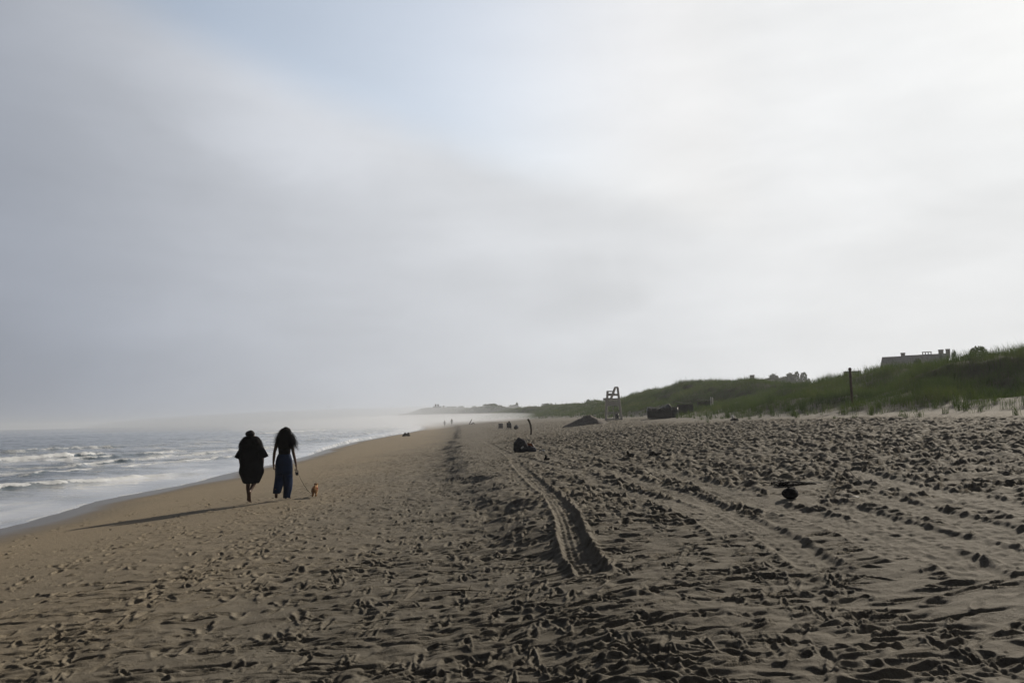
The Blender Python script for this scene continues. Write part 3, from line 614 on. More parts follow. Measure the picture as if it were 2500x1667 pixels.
hb_ = MB(); hb_.lump((-.01, .005, 1.625), (.10, .115, .105), 5, .03, 24, 16)
hb_.loft([(1.20, -.04, -.10, .10, .05, .04, 9, 0), (1.30, -.04, -.09, .15, .07, .04, 9, 1), (1.42, -.03, -.06, .165, .09, .03, 9, 1.4), (1.52, -.015, -.03, .145, .11, .02, 9, 2), (1.62, -.01, 0, .105, .115), (1.70, -.01, 0, .06, .07)], 40)
def gB():
    side = random.random(); a = random.uniform(math.pi*.95, math.pi*2.05); z0 = random.uniform(1.50, 1.70); p = [Vector((-.01+math.cos(a)*.085, math.sin(a)*.09, z0))]; L = random.uniform(.22, .46)
    wind = random.uniform(-.02, .10); ph = random.uniform(0, 6); fl = random.uniform(.3, 1)
    if math.cos(a) > .3: wind = random.uniform(.06, .24); L = random.uniform(.25, .42)
    if math.cos(a) < -.5: wind = random.uniform(-.16, .0); L *= .75
    for i in range(1, 12):
        t_ = i/11; p.append(Vector((-.01+math.cos(a)*(.085+.07*t_*fl)+wind*t_**1.2+.011*math.sin(t_*13+ph), math.sin(a)*(.10)-.05*t_+.009*math.cos(t_*12+ph), z0-L*t_**1.1)))
    return p
strands(hb_, gB, 700, .0042)
def gB2():
    ph = random.uniform(0, 6); e = Vector((random.uniform(.20, .31), -.06, random.uniform(1.22, 1.40))); s0 = Vector((.06, -.05, 1.56)); p = []
    for i in range(13):
        t_ = i/12; q = s0.lerp(e, t_)+Vector((.03*math.sin(t_*3.1), 0, .045*math.sin(t_*3.14)*(1 if e.z > 1.3 else -.2)-.0)); p.append(q+Vector((.010*math.sin(t_*14+ph), .008*math.cos(t_*14+ph), .006*math.sin(t_*16+ph))))
    return p
strands(hb_, gB2, 26, .0055)
hb_.build('hair', M['hair'], pb, True)
br_ = MB(); wp = Vector(JB['wrR']); pts = [wp+Vector((math.cos(a)*.036, math.sin(a)*.036, -.01)) for a in np.linspace(0, 2*math.pi, 17)]
br_.tube(pts, .004, 6); br_.build('bracelet', M['metal'], pb, True)

# --- leash and dog
DG = hit(768, 1213)
ls = empty('dog_leash', PB+Vector((.24, .06, 0)), 0, 'retractable leash with a black handle hanging from the hand of the person in blue trousers', 'leash')
hl = MB(); hl.tube([Vector((.01, 0, .685)), Vector((.035, .0, .67)), Vector((.04, 0, .62)), Vector((.02, 0, .585)), Vector((-.015, 0, .60)), Vector((-.02, 0, .65)), Vector((.01, 0, .685))], .011, 8)
hl.lump((.012, 0, .60), (.036, .02, .042), 9, .05); hl.build('handle', M['dark_plastic'], ls, True)
c0 = Vector((.04, 0, .605)); e0 = DG+Vector((-.055, .10, .165))-(PB+Vector((.24, .06, 0))); low_ = Vector((e0.x-.05, e0.y-.05, e0.z-.085))
cp = [c0.lerp(low_, t_)+Vector((0, 0, -.05*math.sin(math.pi*t_))) for t_ in np.linspace(0, 1, 12)]+[low_.lerp(e0, t_) for t_ in (.35, .7, 1)]
lc = MB(); lc.tube(cp, .004, 6); lc.build('cord', M['cord'], ls, True)
dg_ = empty('dog', DG, R(10), 'small tan long-haired dog on a leash trotting away in a coral harness', 'dog')
N = dict(rump=(0, -.10, .175, .058), mid=(0, .0, .175, .055), chest=(0, .11, .18, .064), neck=(.012, .175, .225, .040), head=(.02, .215, .262, .042), muz=(.022, .262, .25, .02), nose=(.023, .285, .247, .012),
         earA=(-.018, .21, .30, .012), earB=(.058, .21, .30, .012), earC=(-.032, .205, .285, .008), earD=(.072, .205, .285, .008), tail=(.0, -.15, .215, .018), tail2=(.012, -.155, .262, .02), tail3=(.022, -.12, .29, .012))
E = [('rump', 'mid'), ('mid', 'chest'), ('chest', 'neck'), ('neck', 'head'), ('head', 'muz'), ('muz', 'nose'), ('head', 'earA'), ('head', 'earB'), ('earA', 'earC'), ('earB', 'earD'), ('rump', 'tail'), ('tail', 'tail2'), ('tail2', 'tail3')]
for s_, x, fy, hy in (('L', -.038, .13, -.12), ('R', .038, .08, -.09)):
    N['fs'+s_] = (x, .11, .14, .03); N['fk'+s_] = (x, fy, .075, .018); N['ff'+s_] = (x, fy+.01, .018, .019); E += [('chest', 'fs'+s_), ('fs'+s_, 'fk'+s_), ('fk'+s_, 'ff'+s_)]
    N['hs'+s_] = (x, -.085, .135, .038); N['hk'+s_] = (x*1.05, hy+.03, .095, .024); N['hh'+s_] = (x, hy-.03, .062, .016); N['hf'+s_] = (x, hy-.015, .018, .019)
    E += [('rump', 'hs'+s_), ('hs'+s_, 'hk'+s_), ('hk'+s_, 'hh'+s_), ('hh'+s_, 'hf'+s_)]
skin('body', N, E, ['rump'], M['dog'], dg_)
hs = MB()
for yy in (.055, .125):
    hs.tube([Vector((math.cos(a)*(.066 if yy < .1 else .068), yy+.01*math.sin(a), .178+math.sin(a)*.068)) for a in np.linspace(0, 2*math.pi, 21)], .006, 5)
hs.tube([(0, .05, .248), (0, .09, .25), (0, .13, .25)], .006, 5); hs.build('harness', M['pink'], dg_, True)
fur = MB()
def gD():
    y = random.uniform(-.15, .16); a = random.uniform(0, 2*math.pi); r0 = .052; p0 = Vector((math.cos(a)*r0, y, .176+math.sin(a)*r0)); o_ = Vector((math.cos(a)*.022, -.018, math.sin(a)*.016-.014))
    return [p0, p0+o_*.5+Vector((0, 0, .003)), p0+o_]
strands(fur, gD, 900, .0030); fur.build('coat', M['dog'], dg_, True)

# ------------------------------------------------------------------ lifeguard chair
LG = hit(1499, 1025, 30); LG = at(1499, 1025, 74.0); LG.z = g1(LG.x, LG.y)
lg = empty('lifeguard_chair', LG, R(-9), 'tall weathered white wooden lifeguard chair facing the sea at the foot of the dunes', 'lifeguard chair')
hw_ = .62
for sy in (-1, 1):
    y = sy*hw_
    a = MB(); a.beam((-.78, y*1.15, -.1), (-.52, y, 2.80), .17, .10, (0, 1, 0)); a.build('front_post', M['white_paint'], lg)
    a = MB(); a.beam((.76, y*1.15, -.1), (.44, y, 3.14), .19, .10, (0, 1, 0)); a.build('rear_post', M['white_paint'], lg)
    a = MB(); a.beam((-.36, y*.93, 1.72), (.20, y*.93, 3.10), .18, .06, (0, 1, 0)); a.build('back_brace', M['white_paint'], lg)
    a = MB(); a.beam((-.56, y*1.06, 2.46), (.58, y*1.06, 2.43), .05, .17); a.build('seat_rail', M['white_paint'], lg)
    a = MB(); a.beam((-.95, y*1.08, 2.03), (.60, y*1.08, 1.99), .05, .19); a.build('platform_rail', M['white_paint'], lg)
    a = MB(); a.beam((-.60, y, 2.79), (.10, y, 2.76), .10, .07); a.build('armrest', M['white_paint'], lg)
    a = MB(); a.beam((-.70, y*1.1, .72), (.70, y*1.1, .72), .05, .12); a.beam((-.76, y*1.13, .10), (.74, y*1.13, .10), .05, .12); a.build('side_rail', M['white_paint'], lg)
a = MB()
for k in range(5): a.box((-.95+k*.155+.07, 0, 2.125), (.068, hw_*1.1, .018))
a.build('platform', M['white_paint'], lg)
a = MB()
for k in range(4): a.box((-.42+k*.17, 0, 2.555), (.075, hw_*.98, .018))
a.build('seat', M['white_paint'], lg)
a = MB()
for k in range(3):
    t_ = .45+k*.24; c = Vector((-.36, 0, 1.72)).lerp(Vector((.20, 0, 3.10)), t_); a.box(c+Vector((-.05, 0, 0)), (.015, hw_*.98, .07), Matrix.Rotation(R(22), 3, 'Y'))
a.box((.32, 0, 3.15), (.17, hw_*1.06, .045)); a.build('backrest', M['white_paint'], lg)
a = MB()
for k in range(3):
    a.box((.0, -hw_*1.19, 1.45+k*.155), (.66-.012*k, .018, .072)); 
a.build('name_board', M['white_paint'], lg)
a = MB()
for k in range(5): a.beam((-.79+.02*k, -.40, .25+.31*k), (-.79+.02*k, .40, .25+.31*k), .04, .08)
a.build('ladder_rungs', M['white_paint'], lg)
a = MB()
for yy in (-.40, .40): a.beam((-.82, yy, -.05), (-.70, yy, 1.95), .09, .05, (0, 1, 0))
a.build('ladder_sides', M['white_paint'], lg)
a = MB(); a.beam((.70, -.66, .75), (.60, .66, 1.72), .08, .03, (1, 0, 0)); a.beam((-.0, -.70, .10), (-.0, -.70, 1.42), .07, .04, (0, 1, 0)); a.build('cross_brace', M['white_paint'], lg)

def barrel(loc, r, h, label, mat, n=24):
    e = empty('trash_barrel', loc, 0, label, 'trash barrel', 'dark trash barrels by the dunes'); b_ = MB()
    b_.loft([(-.03, 0, 0, r*.9, r*.9), (.02, 0, 0, r*.93, r*.93), (h*.33, 0, 0, r, r), (h*.35, 0, 0, r*1.04, r*1.04), (h*.37, 0, 0, r, r), (h*.66, 0, 0, r, r), (h*.68, 0, 0, r*1.04, r*1.04), (h*.70, 0, 0, r, r), (h, 0, 0, r*.97, r*.97), (h, 0, 0, r*.88, r*.88), (h-.25, 0, 0, r*.85, r*.85)], n)
    b_.build('drum', mat, e, True)
    rm = MB(); rm.tube([(math.cos(a)*r, math.sin(a)*r, h) for a in np.linspace(0, 2*math.pi, 25)], .018, 6); rm.build('rim', M['dark_plastic'], e, True)
    return e
q = at(1506.5, 1022, 74.9); barrel((q.x, q.y, g1(q.x, q.y)), .19, .66, 'small dark trash barrel standing under the lifeguard chair', M['dark_plastic'])
q = at(1648, 1016.5, 62.3); barrel((q.x, q.y, g1(q.x, q.y)), .27, .84, 'dark trash barrel at the right end of the gear crate', M['dark_plastic'])

# ------------------------------------------------------------------ sand heap beside the chair
SP = at(1437, 1031, 66); SPz = g1(SP.x, SP.y)
nh = 90; gx, gy = np.meshgrid(np.linspace(-1, 1, nh), np.linspace(-1, 1, nh)); th = np.arctan2(gy, gx); rad = np.hypot(gx, gy)
A_, B_ = 1.95, 1.5; wx = gx*A_; wy = gy*B_
hh_ = .95*np.clip(1-rad*(1+.13*np.sin(3*th+1)+.06*np.sin(7*th)), 0, 1)**1.05; hh_ = hh_-.0
hh_ = np.where(rad < .12, hh_-.06*(1-rad/.12), hh_); hh_ += .05*fbm(wx*2.3, wy*2.3, 4, 301)*(hh_ > .01)*np.clip(hh_*4, 0, 1)
wx2 = wx-.30*np.clip(-gx, 0, 1)*(1-hh_)
gz = ground(wx2+SP.x, wy+SP.y)-.04+hh_+.0
Vh = np.stack([wx2, wy, gz-SPz], -1).reshape(-1, 3); i2 = np.arange(nh-1)[:, None]*nh; j2 = np.arange(nh-1)[None]
Qh = np.stack([i2+j2, i2+j2+1, i2+nh+j2+1, i2+nh+j2], -1).reshape(-1, 4)
o = link('sand_heap', npmesh('sand_heap', Vh, Qh), M['pile'], None, True); o.location = (SP.x, SP.y, SPz)
tag(o, 'cone-shaped heap of dark dug sand left of the lifeguard chair', 'sand heap')

# ------------------------------------------------------------------ upright things
DW = hit(1296, 1061, 20); Ds = DW.y; sc = Ds/FPX
pts = [Vector((.0, 0, -.15))]+[at(a, b_, Ds)-DW for a, b_ in ((1296.5, 1058), (1297, 1048), (1295.5, 1040), (1294, 1033), (1291.5, 1027), (1288.5, 1022.5))]
o = MB().tube(pts, [.062, .060, .062, .070, .066, .074, .060], 12).tube([pts[3]+Vector((0, 0, .02)), pts[3]+Vector((.10, 0, .07))], [.03, .012], 6).build('driftwood_post', M['driftwood'], None, True); o.location = DW
tag(o, 'crooked dark driftwood post planted upright in the open sand', 'driftwood')
PL = at(2082, 1006, 37.5); PL.z = g1(PL.x, PL.y); tp_ = at(2075, 902, 37.5)-PL
e = empty('iron_pole', PL, 0, 'tall thin rusty iron pole with a round top at the edge of the dune grass', 'pole')
MB().tube([(0, 0, -.3), tuple(tp_*.33), tuple(tp_*.66), tuple(tp_)], .062, 12).build('shaft', M['rust'], e, True)
MB().lump(tuple(tp_+Vector((0, 0, .01))), (.078, .078, .09), 1, .02).build('knob', M['rust'], e, True)
for k, (sx, sb, st_, lab) in enumerate(((1740.5, 988, 969.5, 'thin pale grey stake leaning at the dune edge, right of a matching shorter one'), (1735, 977, 969, 'short pale stake top showing just left of the taller pale stake'))):
    p = at(sx, 992, 66); p.z = g1(p.x, p.y); t2 = at(sx-1.2 if k == 0 else sx, st_, 66)-p
    o = MB().tube([(0, 0, -.1), tuple(t2*.5), tuple(t2)], .045, 8).build('wooden_stake', M['white_paint'], None, True); o.location = p; tag(o, lab, 'stake', 'pale stakes at the dune edge')

# ------------------------------------------------------------------ stacked beach gear
def crate(sx, D, w, dpt, h, label, seed, tarp=True):
    p = at(sx, 1010, D); p.z = g1(p.x, p.y); e = empty('gear_crate', p, R(-4), label, 'gear crate', 'dark gear stacks at the dune foot'); rs = random.Random(seed)
    b_ = MB(); b_.box((0, 0, h*.4), (w/2-.05, dpt/2-.05, h*.4)); b_.build('box', M['dark_wood'], e)
    s_ = MB(); k = 0; x = -w/2
    while x < w/2:
        s_.box((x, -dpt/2, h*.42+rs.uniform(-.02, .02)), (.028, .012, h*.43)); x += .085
    s_.box((0, -dpt/2-.026, h*.2), (w/2, .012, .04)); s_.box((0, -dpt/2-.026, h*.65), (w/2, .012, .04)); s_.build('slats', M['dark_wood'], e)
    if tarp:
        t_ = MB(); nx, ny = 40, 12
        b0 = 0
        for i in range(nx):
            for j in range(ny):
                u = i/(nx-1); v = j/(ny-1); z = h*.84+.15*math.sin(u*9+seed)*math.sin(v*3.1)+.09*math.sin(u*23+v*5)+.05*math.sin(u*51+v*9)+.12*(u > .35)*(u < .95)*math.sin(v*3.14)
                if j in (0, ny-1) or i in (0, nx-1): z = h*.62+.04*math.sin(i*1.7)+.03*math.sin(j*2)
                t_.v.append(((u-.5)*(w+.08), (v-.5)*(dpt+.10), z))
        for i in range(nx-1):
            for j in range(ny-1): t_.f.append((i*ny+j, (i+1)*ny+j, (i+1)*ny+j+1, i*ny+j+1))
        t_.build('tarp', M['tarp'], e, True)
    r_ = MB()
    zz = [(-w/2+w*k/7, .25*(-1)**k, h*(.90+.22*rs.random())) for k in range(8)]; r_.tube(zz, .014, 6)
    r_.build('loose_chair_frames', M['webbing'], e, True); return e
crate(1612, 63, 2.1, 1.2, .92, 'long low dark crate under a grey tarp between lifeguard chair and dune grass', 1)
crate(1672, 67, 1.3, 1.0, 1.0, 'dark slatted gear crate half hidden by grass, just right of the tarp-covered one', 2, False)
crate(1722, 70, 1.35, 1.0, .85, 'dark gear stack of loose chair frames behind the grass, below the pale stakes', 3, False)

# ------------------------------------------------------------------ beach chairs and sitter
def beach_chair(loc, rz, label, mat):
    e = empty('beach_chair', loc, rz, label, 'beach chair', 'low beach chairs on the far sand')
    fr = MB()
    for sx in (-.28, .28):
        fr.tube([(sx, -.12, .02), (sx, -.05, .25), (sx, -.20, .50), (sx, -.34, .86)], .013, 6)
        fr.tube([(sx*1.12, -.22, .0), (sx*1.12, -.20, .36), (sx*1.12, .25, .40), (sx*1.12, .32, .0)], .013, 6); fr.tube([(sx, -.14, .22), (sx, .32, .24)], .013, 6)
    fr.tube([(-.28, -.34, .86), (.28, -.34, .86)], .013, 6); fr.tube([(-.31, -.22, .01), (.31, -.22, .01)], .013, 6)
    fr.build('frame', M['steel'], e, True)
    s_ = MB(); s_.box((0, .09, .235), (.27, .23, .012)); s_.build('seat', mat, e)
    s_ = MB(); s_.box((0, -.235, .55), (.27, .012, .31), Matrix.Rotation(R(23), 3, 'X')); s_.build('backrest', mat, e)
    return e
q = hit(1222, 1050, 60); q = Vector((q.x, q.y, q.z)); sc_ = 16.5*q.y/FPX/.88
c1_ = beach_chair(q, R(8), 'empty grey low beach chair seen from behind, left of the seated person', M['webbing']); c1_.scale = (sc_,)*3
q = hit(1243.5, 1049.5, 60); c2_ = beach_chair(q, R(-5), 'dark beach chair with a person sitting in it, right of the empty grey chair', M['charcloth']); c2_.scale = (sc_,)*3
ps = empty('person', q+Vector((0, .05, 0)), R(-5), 'person seen from behind sitting low in the dark beach chair far down the sand', 'person'); ps.scale = (sc_,)*3
JS = dict(pelvis=(0, .0, .33), waist=(0, -.05, .46), chest=(0, -.10, .60), upper=(0, -.13, .73), neck=(0, -.12, .82), head=(0, -.10, .92),
          shL=(-.17, -.12, .73), elL=(-.27, -.08, .50), wrL=(-.29, .15, .44), hnL=(-.28, .30, .44), shR=(.17, -.12, .73), elR=(.27, -.08, .50), wrR=(.29, .15, .44), hnR=(.28, .30, .44),
          hpL=(-.09, .02, .32), knL=(-.12, .42, .44), anL=(-.12, .75, .09), toL=(-.12, .90, .04), hpR=(.09, .02, .32), knR=(.12, .42, .44), anR=(.12, .75, .09), toR=(.12, .90, .04))
human(ps, JS, M['skin'])
MB().loft([(.34, 0, -.02, .19, .14), (.48, 0, -.06, .20, .14, .01, 5, 0), (.62, 0, -.11, .21, .14, .01, 5, 1), (.72, 0, -.13, .20, .11), (.79, 0, -.13, .10, .075), (.82, 0, -.12, .06, .06)], 28).build('shirt', M['charcloth'], ps, True)
MB().lump((0, -.105, .955), (.095, .11, .10), 3, .04).build('hair', M['hair'], ps, True)
def bag(loc, r, label, mat, seed, name='beach_bag', cat='bag', group=None):
    e = empty(name, loc, 0, label, cat, group); b_ = MB(); b_.lump((0, 0, r[2]*.9), r, seed, .13, 22, 14); b_.build('body', mat, e, True)
    MB().tube([(-r[0]*.5, 0, r[2]*1.6), (-r[0]*.3, 0, r[2]*2.2), (r[0]*.3, 0, r[2]*2.2), (r[0]*.5, 0, r[2]*1.6)], .012*max(1, r[0]*3), 6).build('handle', mat, e, True); return e
q = hit(1260, 1048, 60); bag(q, (.28*sc_, .2, .20), 'low dark beach bag on the sand right of the seated person', M['charcloth'], 5)
q2 = hit(1262, 1044, 60); bag(q2+Vector((0, 1, 0)), (.24, .2, .15), 'flat grey bundle behind the dark beach bag by the seated person', M['webbing'], 6, 'towel_bundle', 'bundle')

# ------------------------------------------------------------------ two far walkers
def walker(sx, sfoot, stop, D, label, col, flip):
    p = at(sx, sfoot, D); p.z = g1(p.x, p.y); h = (sfoot-stop)*D/FPX; k = h/1.70; e = empty('person', p, 0, label, 'person'); e.scale = (k,)*3; f = flip
    J = dict(pelvis=(0, 0, .93), waist=(0, 0, 1.07), chest=(0, 0, 1.22), upper=(0, 0, 1.36), neck=(0, 0, 1.46), head=(0, .02, 1.57),
             shL=(-.18, 0, 1.38), elL=(-.26, -.04*f, 1.10), wrL=(-.27, .10*f, .86), hnL=(-.26, .14*f, .72), shR=(.18, 0, 1.38), elR=(.27, .04*f, 1.10), wrR=(.30, -.05*f, .86), hnR=(.30, -.08*f, .72),
             hpL=(-.09, 0, .88), knL=(-.08, .12*f, .48), anL=(-.06, .14*f, .08), toL=(-.06, .14*f+.15, .02), hpR=(.09, 0, .88), knR=(.09, -.04*f, .48), anR=(.08, -.22*f, .12), toR=(.08, -.22*f+.14, .03))
    human(e, J, M['skin']); MB().loft([(.80, 0, 0, .18, .13), (1.0, 0, 0, .17, .12), (1.2, 0, 0, .19, .13), (1.36, 0, 0, .185, .10), (1.43, 0, 0, .10, .07), (1.46, 0, 0, .06, .06)], 24).build('shirt', col, e, True)
    s_ = MB()
    for x in (-.09, .09): s_.loft([(.52, x, .03*(1 if x < 0 else -1)*f, .10, .11), (.70, x, 0, .105, .12), (.90, x*.8, 0, .11, .12)], 20)
    s_.build('shorts', M['charcloth'], e, True); MB().lump((0, .0, 1.61), (.09, .10, .10), 2, .03).build('hair', M['hair'], e, True)
walker(1085.5, 1036.5, 1021, 205, 'slim person walking far down the misty beach, the left one of two', M['webbing'], 1)
walker(1103, 1034, 1017, 200, 'person with arms held out walking far down the misty beach, right of the slim one', M['charcloth'], -1)

# ------------------------------------------------------------------ litter and driftwood
BG = hit(1287, 1103, 12); k = BG.y/FPX
bx = empty('torn_sack', BG, 0, 'large torn dark sack gaping open on the sand near the start of the wheel tracks', 'sack')
def P2(sx, sy, y=0.0): v = at(sx, sy, BG.y)-BG; return Vector((v.x, y, v.z))
o = MB(); o.lump(P2(1271, 1090), (.27, .22, .30), 21, .14, 24, 16); o.lump(P2(1262, 1096), (.12, .16, .16), 22, .1); o.build('closed_end', M['charcloth'], bx, True)
o = MB(); o.lump(P2(1287, 1098)+Vector((0, -.05, 0)), (.36, .22, .14), 23, .16, 24, 16); o.build('folded_side', M['navy'], bx, True)
# open mouth: a bent sheet of brown lining lit from behind
rim_ = [(1279, 1080), (1290, 1081.5), (1299, 1082), (1303, 1090), (1305, 1096), (1302, 1101), (1292, 1100)]
o = MB(); c_ = P2(1287, 1093, .20); n = len(rim_)
for a_, b_ in rim_: o.v.append(tuple(P2(a_, b_, .02)))
for a_, b_ in rim_: o.v.append(tuple(P2(a_, b_, .02).lerp(c_, .55)+Vector((0, .12, 0))))
o.v.append(tuple(c_+Vector((0, .16, 0))))
for i in range(n): j = (i+1) % n; o.f.append((i, j, n+j, n+i)); o.f.append((n+i, n+j, 2*n))
oo = o.build('lining', M['paper'], bx); md = oo.modifiers.new('t', 'SOLIDIFY'); md.thickness = .012
rp = [P2(a_, b_, .02) for a_, b_ in ((1299, 1082), (1303, 1089), (1305, 1095.5), (1302, 1098), (1294, 1094.5))]
MB().tube(rp, .016, 8).build('pale_edge', M['white_paint'], bx, True)
MB().box(P2(1275, 1091.3)+Vector((0, -.26, 0)), (.055, .01, .025), Matrix.Rotation(R(-38), 3, 'Y')).build('label_tag', M['white_plastic'], bx)
def scrap(name, sx, sy, label, cat, mat, r, seed, group=None, amp=.25, M_=None, dz=.4):
    p = hit(sx, sy, 3); o = MB().lump((0, 0, r[2]*dz), r, seed, amp, 16, 10, M_).build(name, mat, None, True); o.location = p; return tag(o, label, cat, group)
scrap('plastic_scrap', 1327, 1101.5, 'white crumpled plastic scrap just right of the torn sack', 'litter', M['white_plastic'], (.05, .04, .03), 1)
scrap('plastic_scrap', 1317, 1103, 'small white scrap touching a black one close to the right of the torn sack', 'litter', M['white_plastic'], (.035, .03, .02), 2)
scrap('rubber_scrap', 1320, 1101, 'small black scrap between two white ones right of the torn sack', 'litter', M['dark_plastic'], (.07, .04, .035), 3)
scrap('plastic_scrap', 1256, 1102.5, 'small white scrap on the sand touching the left end of the torn sack', 'litter', M['white_plastic'], (.035, .03, .02), 4)
scrap('plastic_scrap', 1310, 1049.5, 'tiny white scrap on the sand right of the crooked driftwood post', 'litter', M['white_plastic'], (.07, .05, .04), 5)
p = hit(1334, 1123, 5); o = MB().tube([(-.02, 0, .16), (.0, 0, .10), (-.03, 0, .03), (.05, 0, .02), (.10, 0, .05)], [.035, .04, .06, .05, .025], 8).build('driftwood_knot', M['seaweed'], None, True); o.location = p
tag(o, 'small black L-shaped piece of wood below and right of the torn sack', 'driftwood')
p = hit(1537, 1117, 5); o = MB().tube([(-.05, 0, .16), (-.02, 0, .06), (.10, 0, .05), (.13, 0, .09)], [.03, .05, .045, .02], 8).build('driftwood_knot', M['seaweed'], None, True); o.location = p
tag(o, 'small dark chunk of wood on trampled sand, left of a similar flatter one', 'driftwood', 'dark wood bits on the trampled sand')
p = hit(1600, 1114, 5); o = MB().tube([(-.16, 0, .03), (-.05, 0, .09), (.02, 0, .05), (.18, 0, .10)], [.03, .05, .045, .02], 8).build('driftwood_knot', M['seaweed'], None, True); o.location = p
tag(o, 'flat dark chunk of wood on trampled sand, right of the upright one', 'driftwood', 'dark wood bits on the trampled sand')
BB = hit(1930, 1217, 4); kk = BB.y/FPX
e = empty('drawstring_pouch', BB, 0, 'round black pouch with a pinched top sitting on the sand at the right', 'pouch')
MB().lump((0, 0, 12.5*kk), (19.5*kk, 17*kk, 14*kk), 31, .05, 28, 18).build('bag', M['black'], e, True)
MB().tube([(-2*kk, 0, 20*kk), (-4*kk, 0, 26*kk), (4*kk, 0, 25*kk), (12*kk, 0, 24.5*kk)], [5*kk, 3.4*kk, 3*kk, 2*kk], 8).build('neck', M['black'], e, True)
# wrack line
WR = hit(1912, 1186, 4); e = MB()
for _ in range(300):
    x = random.gauss(.0, .08)+abs(random.gauss(0, .42)); y = random.gauss(0, .06); z = random.uniform(.0, .05)*math.exp(-abs(x-.0)*2.5)+.0; a = random.uniform(0, 3.1)
    dd = Vector((math.cos(a), math.sin(a)*.6, random.uniform(-.2, .2)))*random.uniform(.04, .14); p0 = Vector((x, y, z)); e.tube([p0-dd, p0+Vector((0, 0, .02)), p0+dd], [.004, .010, .003], 5)
e.tube([(-.12, 0, .01), (.1, .01, .03), (.4, -.02, .02), (.75, .02, .018), (1.05, 0, .008)], [.01, .045, .03, .02, .006], 8)
o = e.build('seaweed_clump', M['seaweed'], None, True); o.location = WR
tag(o, 'long flat tangle of black dried seaweed just behind the round black pouch', 'seaweed')
p = hit(2085, 1217.5, 4); o = MB().tube([(-.055, 0, .022), (0, 0, .018), (.055, -.02, .014)], .0055, 8).build('drinking_straw', M['white_plastic'], None, True); o.location = p
tag(o, 'short white straw lying alone on the sand right of the black pouch', 'straw')
p = hit(2098, 1183, 4); o = MB().tube([(.0, 0, 0), (-.06, 0, .06), (-.17, 0, .20)], [.004, .003, .0015], 5).build('dry_twig', M['driftwood'], None, True); o.location = p
tag(o, 'thin dry twig sticking up at a slant from the trampled sand', 'twig')
for k, (sx, sy, lab, L_) in enumerate(((1115, 1450, 'thin dark twig with a forked end lying flat on the near damp sand', .55), (870, 1390, 'short dark stick lying on the near damp sand left of the longer forked twig', .25))):
    p = hit(sx, sy, 2); b_ = MB(); b_.tube([(-L_/2, 0, .012), (-.05, .02, .02), (L_*.25, 0, .016), (L_/2, -.02, .014)], [.004, .006, .005, .003], 6); b_.tube([(L_*.2, 0, .016), (L_*.24, -.02, .075)], [.003, .0015], 5); b_.tube([(-.1, .0, .02), (-.16, .06, .03)], [.003, .0015], 5)
    o = b_.build('dry_twig', M['driftwood'], None, True); o.location = p; tag(o, lab, 'twig')
p = hit(991, 1065, 30); q = .016; b_ = MB(); b_.tube([(-.50, 0, .05), (-.2, 0, .22), (.1, 0, .20), (.42, 0, .18), (.6, 0, .02)], [.08, .20, .16, .18, .06], 10); b_.lump((-.12, 0, .42), (.12, .12, .13), 4, .2); b_.lump((.36, 0, .40), (.15, .12, .14), 6, .2)
o = b_.build('driftwood_log', M['driftwood'], None, True); o.location = p; tag(o, 'dark waterlogged log with two knobs lying near the water far ahead', 'driftwood')
p = at(1145, 1034, 170); p.z = g1(p.x, p.y); t2 = at(1152, 1023, 170)-p; o = MB().tube([(0, 0, -.1), tuple(t2)], [.12, .07], 8).tube([(.4, 0, 0), (1.0, 0, .35), (1.3, 0, .0)], .12, 8).build('driftwood_branch', M['driftwood'], None, True); o.location = p
tag(o, 'faint branch leaning up to the right in the mist, right of the two far walkers', 'driftwood')
DD = hit(1793, 1028, 15); e = empty('litter_heap', DD, 0, 'small dark heap topped by a crumpled white bag at the dune foot', 'litter')
MB().lump((0, 0, .05), (.20, .14, .10), 51, .2).build('dark_heap', M['seaweed'], e, True); MB().lump((-.08, 0, .20), (.06, .05, .11), 52, .3).build('white_bag', M['white_plastic'], e, True)

# ------------------------------------------------------------------ birds
def gull(p, s, rz, label, tilt=0):
    e = empty('gull', p, rz, label, 'gull', 'birds flying over the shore'); e.rotation_euler = (tilt, 0, rz); e.scale = (s,)*3
    MB().tube([(0, -.22, 0), (0, -.12, .0), (0, .02, .01), (0, .15, .02), (0, .22, .02)], [.015, .045, .06, .04, .008], 10).build('body', M['bird'], e, True)
    for sx in (-1, 1):
        w = MB(); prof = [(0, .06, -.07, 0), (.2, .08, -.05, .10), (.42, .05, -.05, .12), (.62, -.05, -.10, .02)]
        for x, y0, y1, z in prof: w.v += [(sx*x, y0, z), (sx*x, y1, z), (sx*x, (y0+y1)/2, z+.012)]
        for i in range(3): a = i*3; w.f += [(a, a+3, a+5, a+2), (a+2, a+5, a+4, a+1), (a+1, a+4, a+3, a)]
        w.build('wing', M['bird'], e)
gull(at(1081, 838, 150), .28, R(40), 'tiny distant bird high in the sky above the headland'); gull(at(804, 993, 150), .6, R(60), 'small bird flying low over the sea right of the two walkers', R(12)); gull(at(130, 1092, 70), .75, R(10), 'dark bird skimming the waves at the far left')

